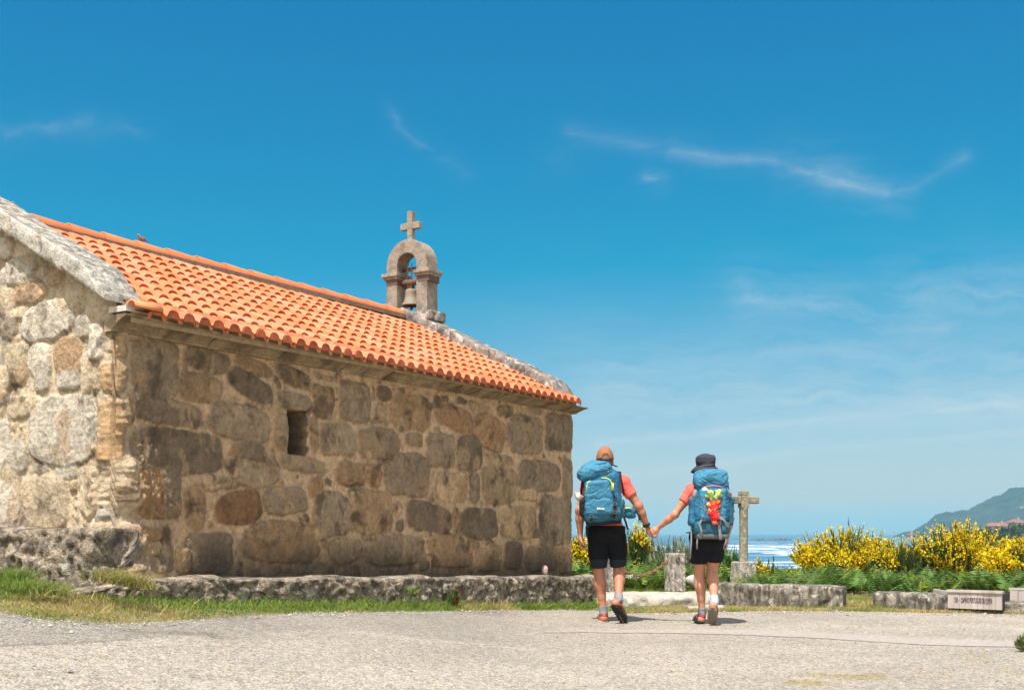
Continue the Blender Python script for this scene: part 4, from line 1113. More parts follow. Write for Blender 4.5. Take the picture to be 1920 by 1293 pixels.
# ---- wooden sign box with engraved writing
def wood_mat(name, c1, c2):
    m, n_, b = new_mat(name, rough=.85, spec=.2); co = objco(n_)
    g = noise(n_, scaled(n_, co, (30, 30, 1.2)), 1.0, 4, .6, .3); g2 = noise(n_, scaled(n_, co, (5, 5, .3)), 1.0, 3, .6)
    c = mixc(n_, g, c1, c2); c = mixc(n_, 1.0, c, ramp(n_, g2, [(.3, .75), (.7, 1.15)]), 'MULTIPLY')
    n_.links.new(c, b.inputs['Base Color']); bump(n_, b, g, .3, .004); return m
M_WD = wood_mat('silvered_plank', (.32, .27, .24), (.50, .44, .40)); M_WD2 = wood_mat('pale_plank', (.48, .45, .42), (.62, .59, .55))
qa = on_ground(1778, 1147.0); qb = on_ground(1879, 1151.0)
dS = (qb - qa); LS = np.linalg.norm(dS); dS /= LS; oS = np.array([dS[1], -dS[0]])
if oS[1] > 0: oS = -oS
angS = math.atan2(dS[1], dS[0])
sg = empty('wooden_sign', (qa[0], qa[1], 0), angS); tag(sg, 'low boxy sign of grey vertical planks with engraved dark lettering', 'sign')
z_b = CAMZ + (HY - 1141) / F0 * qa[1]; z_t0 = CAMZ + (HY - 1104.5) / F0 * qa[1]; z_t1 = CAMZ + (HY - 1113) / F0 * qb[1]
zt = (z_t0 + z_t1) / 2
mb = MB(); npk = 9; rg = random.Random(4)
for i in range(npk):
    a, b_ = LS * i / npk, LS * (i + 1) / npk
    mb.box(((a + b_) / 2, rg.uniform(-.003, .003), (z_b + zt) / 2), ((b_ - a) / 2 - .0012, .018, (zt - z_b) / 2 - .012))
mb.build('front_planks', M_WD, sg)
MB().box((LS / 2, .0, zt + .004), (LS / 2 + .012, .035, .014)).build('cap_rail', M_WD, sg)
mb = MB()
for i in range(4):
    h = (zt - z_b) / 4
    mb.box((-.15, .245, z_b + h * (i + .5)), (.014, .275, h / 2 - .004), Matrix.Rotation(R(34), 3, 'Z'))
mb.build('side_boards', M_WD2, sg)
mDk, _, _ = new_mat('sign_dark_board', rough=.9, color=(.05, .045, .04))  # near-black board colour of the plinth
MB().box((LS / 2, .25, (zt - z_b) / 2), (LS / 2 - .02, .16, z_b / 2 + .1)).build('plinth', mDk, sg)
fc = bpy.data.curves.new('lettering', 'FONT'); fc.body = 'OIA  \u00b7  CAMI\u00d1O PORTUGU\u00c9S DA COSTA'; fc.size = .085; fc.align_x = 'LEFT'; fc.extrude = .002
fo = bpy.data.objects.new('lettering', fc); COL.objects.link(fo)
bpy.context.view_layer.update()
me = bpy.data.meshes.new_from_object(fo.evaluated_get(bpy.context.evaluated_depsgraph_get()))
bpy.data.objects.remove(fo)
tx = bpy.data.objects.new('lettering', me); link(tx, sg); me.materials.clear(); mLt, _, _ = new_mat('burnt_lettering', rough=.9, color=(.06, .045, .045)); me.materials.append(mLt)
wtx = max(v.co.x for v in me.vertices)
tx.rotation_euler = (R(90), 0, 0); tx.scale = (LS * .70 / wtx, 1.0, 1); tx.location = (LS * .13, -.024, zt - .125)
# the second plank box at the picture's edge
q = on_ground(1893, 1150); z0 = CAMZ + (HY - 1127) / F0 * (q[1] + .6); z1 = CAMZ + (HY - 1104) / F0 * (q[1] + .6)
s2 = empty('plank_box', at(1893, HY, q[1] + .6) * np.array([1, 1, 0]), angS * .5); tag(s2, 'plain grey plank box standing on the low wall at the picture edge', 'plank box')
mb = MB()
for i in range(8): mb.box((.045 + .09 * i, rg.uniform(-.003, .003), (z0 + z1) / 2 - .05), (.042, .02, (z1 - z0) / 2 + .05))
mb.build('planks', M_WD, s2)
MB().box((.36, .01, z1 + .004), (.37, .035, .012)).build('cap_rail', M_WD, s2)
# ================================================================== PLANTS
def leaf_mat(name, rough=.6, trans=.35, spec=.25):
    m, n_, b = new_mat(name, rough=rough, spec=spec)
    c = attr(n_); c = mixc(n_, 1.0, c, ramp(n_, noise(n_, objco(n_), 6, 3, .6), [(.3, .78), (.7, 1.15)]), 'MULTIPLY')
    n_.links.new(c, b.inputs['Base Color'])
    tr = nd(n_, 'ShaderNodeBsdfTranslucent', {'Color': c}); mx = nd(n_, 'ShaderNodeMixShader', {0: trans, 1: b.outputs[0], 2: tr.outputs[0]})
    n_.links.new(mx.outputs[0], n_.nodes['Material Output'].inputs['Surface'])
    return m
M_LEAF = leaf_mat('green_leaf'); M_GRASS = leaf_mat('grass_blade', trans=.30); M_PETAL = leaf_mat('broom_petal', rough=.5, trans=.45); M_STEM, n_, b_s = new_mat('plant_stem', rough=.85); n_.links.new(attr(n_), b_s.inputs['Base Color'])
rgv = np.random.default_rng(77)

def ribbons(P0, D, Ln, Wd, bend, col, segs=2, tipcol=None):
    """many tapered strips: base points, directions, lengths, widths, bend vectors"""
    n = len(P0); side = np.cross(D, rgv.normal(size=(n, 3))); side /= np.linalg.norm(side, axis=1, keepdims=True)
    V = []; C = []
    for j in range(segs + 1):
        t = j / segs
        p = P0 + D * (Ln * t)[:, None] + bend * (t * t)[:, None] if np.ndim(t) else P0 + D * (Ln * t)[:, None] + bend * (t * t)
        w = (Wd * (1 - t) ** .7)[:, None] if j < segs else (Wd * .02)[:, None]
        V += [p - side * w / 2, p + side * w / 2]
        c = col if tipcol is None else col * (1 - t) + tipcol * t
        C += [c, c]
    V = np.stack(V, 1); C = np.stack(C, 1); k = 2 * (segs + 1)
    base = (np.arange(n) * k)[:, None]
    F = [base + np.array([2 * j, 2 * j + 1, 2 * j + 3, 2 * j + 2]) for j in range(segs)]
    return V.reshape(-1, 3), np.concatenate(F), C.reshape(-1, 3)

# ---- grass along the foot of the walls
def grass_at(x, y, hmin, hmax, cfun, w=.006):
    n = len(x); z = ground_fn(x, y) - .006
    P0 = np.stack([x, y, z], -1)
    D = np.stack([rgv.normal(0, .35, n), rgv.normal(0, .35, n), np.ones(n)], -1); D /= np.linalg.norm(D, axis=1, keepdims=True)
    L = rgv.uniform(hmin, hmax, n) if np.ndim(hmin) == 0 else hmin + (hmax - hmin) * rgv.random(n)
    bend = np.stack([rgv.normal(0, .35, n), rgv.normal(0, .35, n), -rgv.uniform(.05, .35, n)], -1) * L[:, None]
    c, t = cfun(np.stack([x, y, 0 * x], -1))
    return ribbons(P0, D, L, np.full(n, w) * rgv.uniform(.7, 1.4, n), bend, c, 2, t)
def gcol(dry):
    def f(P):
        n = len(P); k = np.clip(sstep(-.25, .3, fbm(P * 1.6, 3, 5) + dry) + rgv.normal(0, .18, n), 0, 1)[:, None]
        g = np.array([.115, .20, .035]) * rgv.uniform(.65, 1.3, (n, 1)); d = np.array([.42, .33, .14]) * rgv.uniform(.7, 1.2, (n, 1))
        g = g + (rgv.random((n, 1)) < .2) * np.array([.09, .07, -.0])
        c = g * (1 - k) + d * k; return c, c * 1.15 + np.array([.03, .03, .0])
    return f
parts = []
def strip(n, s0, s1, o_in, hlo, hhi, dry, dens_noise=True):
    """grass between the ledge (o_in out of the side wall) and the asphalt line"""
    s = rgv.uniform(s0, s1, n); x0 = NC[0] + D2[0] * s + N2[0] * o_in; y0 = NC[1] + D2[1] * s + N2[1] * o_in
    # towards the camera from the ledge down to the edge of the asphalt
    t = rgv.random(n) ** 1.3; ye = edge_y(x0); y = y0 + (ye - .05 - y0) * t; x = x0 + rgv.normal(0, .02, n)
    ok = y0 > ye - .02
    if dens_noise: ok &= (fbm(np.stack([x, y, 0 * x], -1) * 1.8, 3, 33) > -.28 - .2 * (1 - t))
    x, y, t = x[ok], y[ok], t[ok]
    hh = (1 - t) * 1.0 + .35
    parts.append(grass_at(x, y, hlo * hh, hhi * hh, gcol(dry)))
strip(30000, -.8, 6.95, .40, .02, .07, -.22)
strip(5000, -.2, 6.9, .42, .05, .14, -.30)
# bank below the gable ledge
n = 26000; x = rgv.uniform(-5.2, -2.75, n); y = rgv.uniform(6.9, 8.75, n); off = y - edge_y(x) + .06 * rgv.normal(size=n)
u = (np.stack([x, y], -1) - NC) @ -D2
ok = (off > 0) & (u > .36) & (((np.stack([x, y], -1) - NC) @ N2 < .40) | (u > .75))
x, y, off = x[ok], y[ok], off[ok]
parts.append(grass_at(x, y, .02 + .02 * sstep(.2, .9, off), .045 + .04 * sstep(.2, .9, off), gcol(-.16)))
# tuft growing on the near end of the ledge
for (px, py, Y, n, sp, h) in ((228, 1094, 8.15, 900, .085, .16), (258, 1100, 8.2, 500, .06, .12), (20, 1085, 8.1, 500, .10, .15), (85, 1110, 7.9, 600, .10, .13), (775, 1112, 11.2, 60, .03, .14), (610, 1118, 10.0, 120, .06, .13)):
    c = at(px, py, Y); x = rgv.normal(c[0], sp, n); y = rgv.normal(c[1], sp * .6, n)
    V, F, C = grass_at(x, y, h * .5, h, gcol(-.45)); V[:, 2] += max(0, c[2] - float(ground_fn(np.array([c[0]]), np.array([c[1]]))[0])) * (py < 1113)
    parts.append((V, F, C))
# dry strip before the low walls on the right
n = 26000; x = rgv.uniform(1.15, 7.2, n); y = edge_y(x) + rgv.gamma(1.3, .16, n) - .03
ok = (y < 16) ; x, y = x[ok], y[ok]
parts.append(grass_at(x, y, .02, .06, gcol(.22), .007))
n = 7000; x = rgv.uniform(4.1, 4.75, n); y = rgv.uniform(13.9, 16.6, n); parts.append(grass_at(x, y, .04, .12, gcol(.12), .008))
n = 9000; pxs = rgv.uniform(1155, 1350, n); y = rgv.uniform(15.85, 17.2, n); x = (pxs - CX) / F0 * y; parts.append(grass_at(x, y, .06, .20, gcol(-.6), .009))
# moss-like tufts in the cracks of the foreground
for (px, py, n, sp) in ((1850, 1225, 260, .10), (1835, 1238, 300, .09), (1880, 1212, 200, .12), (1800, 1212, 120, .07), (1480, 1275, 60, .10), (1730, 1262, 60, .08), (1900, 1262, 200, .07), (1540, 1252, 40, .08), (1270, 1145, 80, .2), (560, 1152, 60, .2), (1125, 1157, 60, .12)):
    c = on_ground(px, py); x = rgv.normal(c[0], sp, n); y = rgv.normal(c[1], sp * 1.3, n); parts.append(grass_at(x, y, .006, .022, gcol(.25), .005))
off = 0; Vs, Fs, Cs = [], [], []
for V, F, C in parts: Vs.append(V); Fs.append(F + off); Cs.append(C); off += len(V)
grass = mesh_np('grass', np.concatenate(Vs), [np.concatenate(Fs)], M_GRASS, None, False, np.clip(np.concatenate(Cs), .01, .9)); tag(grass, kind='stuff')

# ---- bracken: fronds with paired leaflets
def bracken(name, P, H, kind_label=None):
    n = len(P); V = []; C = []; F = []
    az = rgv.uniform(0, 2 * math.pi, n); lean = rgv.uniform(.35, 1.0, n)
    out = np.stack([np.cos(az), np.sin(az), 0 * az], -1); up = np.array([0, 0, 1.0])
    colr = np.array([.100, .178, .036]) * rgv.uniform(.45, 1.45, (n, 1)) + (rgv.random((n, 1)) < .18) * np.array([.11, .10, .0])
    NP = 9; nv = 0
    def axis(t): return P + up * (H * (t * 1.15 - .42 * t * t * lean))[:, None] + out * (H * (.75 * t * t * lean + .12 * t))[:, None]
    sd = np.cross(out, up)
    VV = []; FF = []; CC = []
    for k in range(NP):
        t = .30 + .70 * k / NP; w = H * .40 * (1 - t) ** .75 * 1.25 + .02
        a = axis(t); b = axis(t + .75 / NP); fwd = axis(t + .05) - a; fwd /= np.linalg.norm(fwd, axis=1, keepdims=True)
        for s_ in (-1, 1):
            tip = a + sd * (s_ * w)[:, None] + fwd * (w * .35)[:, None] - up * (w * .22 * rgv.uniform(.3, 1.5, n))[:, None]
            m1 = a + (tip - a) * .45 - fwd * (w * .10)[:, None]; m2 = a + (tip - a) * .45 + fwd * (w * .17)[:, None]
            VV.append(np.stack([a, m1, tip, m2], 1)); CC.append(np.repeat((colr * rgv.uniform(.8, 1.2, (n, 1)))[:, None], 4, 1))
    tipA = axis(.97); tipB = axis(1.08); VV.append(np.stack([tipA, tipA + sd * .015, tipB, tipA - sd * .015], 1)); CC.append(np.repeat(colr[:, None], 4, 1))
    r0 = P; r1 = axis(.5); r2 = axis(1.0)
    VV.append(np.stack([r0 - sd * .004, r0 + sd * .004, r1 + sd * .003, r1 - sd * .003], 1)); CC.append(np.repeat((colr * np.array([1.4, .9, .8]))[:, None], 4, 1))
    VV.append(np.stack([r1 - sd * .003, r1 + sd * .003, r2 + sd * .001, r2 - sd * .001], 1)); CC.append(np.repeat(colr[:, None], 4, 1))
    V = np.concatenate([v.reshape(-1, 3) for v in VV]); C = np.concatenate([c.reshape(-1, 3) for c in CC]); F = np.arange(len(V)).reshape(-1, 4)
    return mesh_np(name, V, [F], M_LEAF, None, False, np.clip(C, .01, .9))
n = 6400; pxs = rgv.uniform(1035, 2080, n); y = 15.0 + 6.5 * rgv.random(n) ** 1.1
ymin = np.interp(pxs, [1035, 1120, 1155, 1360, 1372, 1575, 1583, 1640, 1645, 2080], [15.6, 15.6, 16.5, 16.6, 15.5, 15.3, 16.9, 16.6, 14.95, 14.9])
x = (pxs - CX) / F0 * y
ok = (y > ymin) & (np.hypot(x - cr[0], y - 16.0) > .34) & ~((pxs > 1560) & (pxs < 1650) & (y < 16.6)) & (np.hypot(x - pA[0], y - pA[1]) > .3) & ~((y < 15.6) & (pxs > 1740) & (pxs < 1900))
x, y, pxs = x[ok], y[ok], pxs[ok]
hcap = np.where(y < 17, .40, .34) * np.interp(pxs, [1035, 1250, 1360, 1500, 2080], [1.25, 1.2, 1.0, .95, 1.0])
P = np.stack([x, y, ground_fn(x, y)], -1); H = hcap * rgv.uniform(.55, 1.1, len(x)) * (1 + .55 * fbm(P * 1.3, 2, 44))
br = bracken('bracken_ferns', P, H); tag(br, kind='stuff')

# ---- broom and other shrubs, each a thing with foliage and blossom
def shrub(name, px, Y, wpx, top_y, label, cat='shrub', group='broom bushes', n_st=330, twig=11, flowers=4200, fbias=.0, green=(.055, .095, .028), fcol=(.93, .75, .016), lean=0.0, seed=0, depth=.8, spiky=.5, base_y=None, flower_lo=.18, pale=False, zlo=0.0):
    rg = np.random.default_rng(seed)
    c = at(px, HY, Y); gz0 = float(ground_fn(np.array([c[0]]), np.array([Y]))[0])
    W_ = wpx / F0 * Y / 2; H = CAMZ + (HY - top_y) / F0 * Y - gz0
    r = empty(name, (c[0], Y, gz0)); tag(r, label, cat, group)
    # stems rise from the root and arch outwards
    a = rg.uniform(0, 2 * math.pi, n_st); q = np.sqrt(rg.random(n_st))
    tx = np.cos(a) * q * W_ * .98 + lean * W_; ty = np.sin(a) * q * W_ * depth
    prof_ = (1 - .52 * q ** 2.6) * (1 + .16 * fbm(np.stack([tx * 2.2, ty * 2.2, 0 * tx], -1), 2, seed))
    th = H * prof_ * rg.uniform(.62, 1.0, n_st)
    base = np.stack([tx * .30, ty * .30, np.full(n_st, zlo)], -1); tip = np.stack([tx, ty, th], -1)
    ctrl = np.stack([tx * .62, ty * .62, th * .42], -1)
    def pt(i, t): t = t[:, None]; return base[i] * (1 - t) ** 2 + 2 * ctrl[i] * t * (1 - t) + tip[i] * t * t
    ii = np.arange(n_st)
    t0 = pt(ii, np.zeros(n_st)); t1 = pt(ii, np.full(n_st, .55)); t2 = pt(ii, np.ones(n_st))
    def strips(A, B, w0, w1, col):
        s_ = np.cross(B - A, rg.normal(size=A.shape)); s_ /= np.linalg.norm(s_, axis=1, keepdims=True) + 1e-9
        V = np.stack([A - s_ * w0, A + s_ * w0, B + s_ * w1, B - s_ * w1], 1); return V.reshape(-1, 3), np.repeat(col[:, None], 4, 1).reshape(-1, 3)
    sc_ = np.array([.14, .095, .06]) * rg.uniform(.6, 1.3, (n_st, 1))
    V1, C1 = strips(t0, t1, .010, .007, sc_); V2, C2 = strips(t1, t2, .007, .003, np.array(green) * 1.2 * rg.uniform(.6, 1.3, (n_st, 1)))
    V = np.concatenate([V1, V2]); mesh_np('stems', V, [np.arange(len(V)).reshape(-1, 4)], M_STEM, r, False, np.concatenate([C1, C2]))
    # green twigs, upright bundles
    n = n_st * twig; i = rg.integers(0, n_st, n); t = rg.uniform(.22, 1.0, n); A = pt(i, t)
    D = pt(i, np.minimum(t + .05, 1.05)) - A; D /= np.linalg.norm(D, axis=1, keepdims=True) + 1e-9
    D = D + rg.normal(0, .38, (n, 3)) + np.array([0, 0, spiky]); D /= np.linalg.norm(D, axis=1, keepdims=True)
    twA = A
    L = rg.uniform(.06, .17, n) * min(1.2, H / .85 + .15); B = A + D * L[:, None]
    g = np.array(green) * rg.uniform(.45, 1.45, (n, 1)) * (1 + .35 * fbm(A * 3.5 + seed, 2, seed + 3))[:, None]
    if pale: g = g + (rg.random((n, 1)) < .40) * np.array([.24, .25, .17]) * rg.uniform(.4, 1.2, (n, 1))
    V1, C1 = strips(A, B, .0095, .002, g)
    mesh_np('foliage', V1, [np.arange(len(V1)).reshape(-1, 4)], M_LEAF, r, False, np.clip(C1, .005, .9))
    if flowers:
        n = flowers * 3; j = rg.integers(0, len(B), n); A = twA[j] + (B[j] - twA[j]) * rg.uniform(.1, 1.12, (n, 1)) + rg.normal(0, .014, (n, 3))
        k = 2.4 * fbm(A * np.array([3.4, 3.4, 2.6]) + seed * 3.1, 2, seed + 7) + .10 * rg.normal(size=n) + fbias + .02 + .75 * np.minimum(A[:, 2] / H - .42, .25)
        A = A[k > .04][:flowers]; n = len(A)
        e1 = rg.normal(size=(n, 3)); e1 /= np.linalg.norm(e1, axis=1, keepdims=True); e2 = np.cross(e1, rg.normal(size=(n, 3))); e2 /= np.linalg.norm(e2, axis=1, keepdims=True)
        sz = rg.uniform(.015, .027, n)[:, None]
        col = np.array(fcol) * rg.uniform(.72, 1.12, (n, 1)) * np.array([1, 1, 1]); col[:, 1] *= rg.uniform(.80, 1.08, n)
        V = np.stack([A - e1 * sz, A - e2 * sz * .7, A + e1 * sz, A + e2 * sz * .7], 1).reshape(-1, 3)
        mesh_np('blossom', V, [np.arange(len(V)).reshape(-1, 4)], M_PETAL, r, False, np.repeat(col[:, None], 4, 1).reshape(-1, 3))
    return r
shrub('broom_bush', 1588, 21.0, 224, 992, 'big yellow flowering broom bush beside the gap showing the surf', seed=101, n_st=420, flowers=21000, fbias=.22, lean=-.02)
shrub('broom_bush', 1790, 20.4, 224, 980, 'tall broom bush with dark green upright tips behind the wooden sign', seed=102, n_st=430, flowers=15000, fbias=.06, spiky=.9, green=(.050, .085, .026))
shrub('broom_bush', 1905, 18.6, 125, 1006, 'brightest solid yellow broom bush at the picture edge behind the plank box', seed=103, n_st=300, flowers=16000, fbias=.45, lean=.05)
shrub('broom_bush', 1680, 20.0, 110, 1010, 'narrow mostly green broom bush filling the dip between the two big ones', seed=104, n_st=200, flowers=4200, fbias=.04, spiky=.8)
shrub('broom_bush', 1092, 19.5, 84, 1004, 'yellow broom bush glimpsed between the chapel corner and the man', seed=105, n_st=210, flowers=5500, fbias=.26, spiky=.9)
shrub('broom_bush', 1193, 20.0, 92, 996, 'yellow broom bush with green spikes under the joined hands', seed=106, n_st=240, flowers=5200, fbias=.16, spiky=1.1)
shrub('pale_shrub', 1268, 19.0, 120, 1006, 'pale grey leaved shrub behind the square bollard', group='shrubs behind the lookout', seed=107, n_st=300, flowers=700, fbias=-.02, green=(.14, .17, .085), fcol=(.62, .62, .55), pale=True, spiky=.9)
shrub('leafy_shrub', 1366, 18.4, 54, 1028, 'mid green leafy shrub between the woman and the stone cross', group='shrubs behind the lookout', seed=108, n_st=170, twig=16, flowers=160, fbias=-.15, green=(.075, .16, .035), spiky=.3)
shrub('broom_bush', 1425, 18.2, 48, 1054, 'small yellow broom clump at the right foot of the stone cross', seed=109, n_st=90, flowers=1100, fbias=.30)
shrub('broom_bush', 1497, 18.6, 62, 1062, 'low yellow broom clump in front of the big bush left of the low wall gap', seed=110, n_st=100, flowers=1500, fbias=.34)
shrub('broom_bush', 1447, 18.9, 34, 1047, 'sparse spiky green broom seedling silhouetted against the surf', seed=111, n_st=22, twig=9, flowers=40, fbias=-.2, spiky=1.6)
shrub('weed', 1926, 9.0, 46, 1190, 'low leafy weed on the asphalt at the picture edge', cat='weed', group='weeds', seed=112, n_st=50, twig=14, flowers=0, fbias=-.1, green=(.20, .24, .08), spiky=.1, fcol=(.6, .5, .1))
shrub('weed', 850, 11.80, 26, 1101, 'small reddish stemmed weed at the foot of the ledge', cat='weed', group='weeds', seed=113, n_st=26, twig=12, flowers=45, fbias=.1, green=(.09, .16, .04), fcol=(.40, .06, .03))
# ================================================================== WALKERS: implicit-surface modelling
class Field:
    """signed-distance field on a grid; shapes are blended into ONE continuous surface"""
    def __init__(s, lo, hi, h):
        s.lo = np.array(lo, float); s.h = h
        n = np.ceil((np.array(hi) - s.lo) / h).astype(int) + 1
        s.ax = [s.lo[i] + np.arange(n[i]) * h for i in range(3)]
        s.F = np.full(n, 1.0, np.float32)
    def _sl(s, blo, bhi, m):
        r = []
        for i in range(3):
            a = int(np.clip(np.floor((blo[i] - m - s.lo[i]) / s.h), 0, len(s.ax[i]))); b = int(np.clip(np.ceil((bhi[i] + m - s.lo[i]) / s.h) + 1, 0, len(s.ax[i])))
            r.append(slice(a, b))
        return tuple(r)
    def _g(s, sl): return s.ax[0][sl[0]][:, None, None], s.ax[1][sl[1]][None, :, None], s.ax[2][sl[2]][None, None, :]
    def _put(s, sl, d, k, op):
        A = s.F[sl]; d = d.astype(np.float32)
        if op == 'u':
            if k > 0:
                hh = np.clip(k - np.abs(A - d), 0, None) / k; A[...] = np.minimum(A, d) - hh * hh * k * .25
            else: A[...] = np.minimum(A, d)
        elif op == 'cut':
            if k > 0:
                hh = np.clip(k - np.abs(A + d), 0, None) / k; A[...] = np.maximum(A, -d) + hh * hh * k * .25
            else: A[...] = np.maximum(A, -d)
    def cone(s, a, b, ra, rb, k=.02, fy=1.0, op='u'):
        a = np.array(a, float); b = np.array(b, float); rm = max(ra, rb)
        sl = s._sl(np.minimum(a, b) - rm / min(fy, 1), np.maximum(a, b) + rm / min(fy, 1), k + 3 * s.h)
        X, Y, Z = s._g(sl); ba = b - a; L2 = ba @ ba + 1e-9
        px, py, pz = X - a[0], (Y - a[1]), Z - a[2]
        t = np.clip((px * ba[0] + py * ba[1] + pz * ba[2]) / L2, 0, 1)
        d = np.sqrt((px - t * ba[0]) ** 2 + ((py - t * ba[1]) * fy) ** 2 + (pz - t * ba[2]) ** 2) - (ra + (rb - ra) * t)
        s._put(sl, d, k, op); return s
    def ell(s, c, r, rot=None, k=.02, op='u'):
        c = np.array(c, float); r = np.array(r, float); rm = r.max()
        sl = s._sl(c - rm, c + rm, k + 3 * s.h); X, Y, Z = s._g(sl)
        x, y, z = X - c[0], Y - c[1], Z - c[2]
        if rot is not None:
            M = np.array(rot.to_3x3()).T
            x, y, z = (M[0, 0] * x + M[0, 1] * y + M[0, 2] * z), (M[1, 0] * x + M[1, 1] * y + M[1, 2] * z), (M[2, 0] * x + M[2, 1] * y + M[2, 2] * z)
        k0 = np.sqrt((x / r[0]) ** 2 + (y / r[1]) ** 2 + (z / r[2]) ** 2); k1 = np.sqrt((x / r[0] ** 2) ** 2 + (y / r[1] ** 2) ** 2 + (z / r[2] ** 2) ** 2) + 1e-6
        s._put(sl, k0 * (k0 - 1) / k1, k, op); return s
    def box(s, c, hs, rad, rot=None, k=.01, op='u', taper=0.0):
        c = np.array(c, float); hs = np.array(hs, float); rm = np.linalg.norm(hs) * (1 + abs(taper))
        sl = s._sl(c - rm, c + rm, k + 2 * s.h); X, Y, Z = s._g(sl)
        x, y, z = X - c[0], Y - c[1], Z - c[2]
        if rot is not None:
            M = np.array(rot.to_3x3()).T
            x, y, z = (M[0, 0] * x + M[0, 1] * y + M[0, 2] * z), (M[1, 0] * x + M[1, 1] * y + M[1, 2] * z), (M[2, 0] * x + M[2, 1] * y + M[2, 2] * z)
        w = 1 + taper * z / hs[2]
        qx, qy, qz = np.abs(x) / w - hs[0] + rad, np.abs(y) / w - hs[1] + rad, np.abs(z) - hs[2] + rad
        d = np.sqrt(np.maximum(qx, 0) ** 2 + np.maximum(qy, 0) ** 2 + np.maximum(qz, 0) ** 2) + np.minimum(np.maximum(np.maximum(qx, qy), qz), 0) - rad
        s._put(sl, d, k, op); return s
    def plane(s, p, n):
        """keep the side n points away from"""
        n = np.array(n, float); n /= np.linalg.norm(n); X, Y, Z = s._g((slice(None),) * 3)
        s.F = np.maximum(s.F, ((X - p[0]) * n[0] + (Y - p[1]) * n[1] + (Z - p[2]) * n[2]).astype(np.float32)); return s
    def inflate(s, d): s.F = s.F - d; return s
    def wrinkle(s, amp, sc, seed=0, octv=2):
        m = np.abs(s.F) < amp * 2 + 2 * s.h; i = np.argwhere(m)
        P = s.lo + i * s.h; s.F[m] += (amp * fbm(P * np.asarray(sc), octv, seed)).astype(np.float32); return s
    def crease(s, amp, sc, seed=0, w=.10):
        """narrow pinched folds"""
        m = np.abs(s.F) < amp * 2 + 2 * s.h; i = np.argwhere(m)
        P = s.lo + i * s.h; P = P * np.asarray(sc) + .9 * np.stack([vnoise(P * np.asarray(sc) * .8, seed + 5), vnoise(P * np.asarray(sc) * .8, seed + 6), vnoise(P * np.asarray(sc) * .8, seed + 7)], -1)
        n = fbm(P, 2, seed); k = sstep(-.2, .2, fbm(P * .7 + 9.1, 1, seed + 3))
        s.F[m] += (amp * k * np.exp(-(n / w) ** 2)).astype(np.float32); return s
    def mesh(s):
        F = s.F; neg = F < 0
        F[0], F[-1] = 1, 1; F[:, 0], F[:, -1] = 1, 1; F[:, :, 0], F[:, :, -1] = 1, 1
        neg = F < 0
        c = np.zeros(np.array(F.shape) - 1, np.uint8)
        for i in (0, 1):
            for j in (0, 1):
                for k in (0, 1): c += neg[i:i + c.shape[0], j:j + c.shape[1], k:k + c.shape[2]]
        act = (c > 0) & (c < 8); ids = np.argwhere(act)
        vid = np.full(act.shape, -1, np.int32); vid[act] = np.arange(len(ids))
        acc = np.zeros((len(ids), 3)); cnt = np.zeros(len(ids))
        cor = [(i, j, k) for i in (0, 1) for j in (0, 1) for k in (0, 1)]
        val = {q: F[ids[:, 0] + q[0], ids[:, 1] + q[1], ids[:, 2] + q[2]] for q in cor}
        for a in cor:
            for ax in range(3):
                if a[ax]: continue
                b = list(a); b[ax] = 1; b = tuple(b)
                fa, fb = val[a], val[b]; m = (fa < 0) != (fb < 0)
                t = np.where(m, fa / np.where(m, fa - fb, 1), 0)
                p = np.tile(np.array(a, float), (len(ids), 1)); p[:, ax] += t
                acc[m] += p[m]; cnt[m] += 1
        V = s.lo + (ids + acc / cnt[:, None]) * s.h
        Q = []
        for ax in range(3):
            o = [x for x in range(3) if x != ax]
            A = np.moveaxis(neg, ax, 0); W_ = np.moveaxis(vid, ax, 0)
            e = A[:-1, 1:-1, 1:-1] != A[1:, 1:-1, 1:-1]
            i = np.argwhere(e); x, y, z = i[:, 0], i[:, 1] + 1, i[:, 2] + 1
            q = np.stack([W_[x, y - 1, z - 1], W_[x, y, z - 1], W_[x, y, z], W_[x, y - 1, z]], -1)
            fl = A[x, y, z] != (ax == 1)
            q = np.where(fl[:, None], q, q[:, ::-1]); Q.append(q)
        return V, np.concatenate(Q)
    def build(s, name, mat, parent, cols=None):
        V, Q = s.mesh()
        c = cols(V) if cols is not None else None
        return mesh_np(name, V, [Q], mat, parent, True, c)

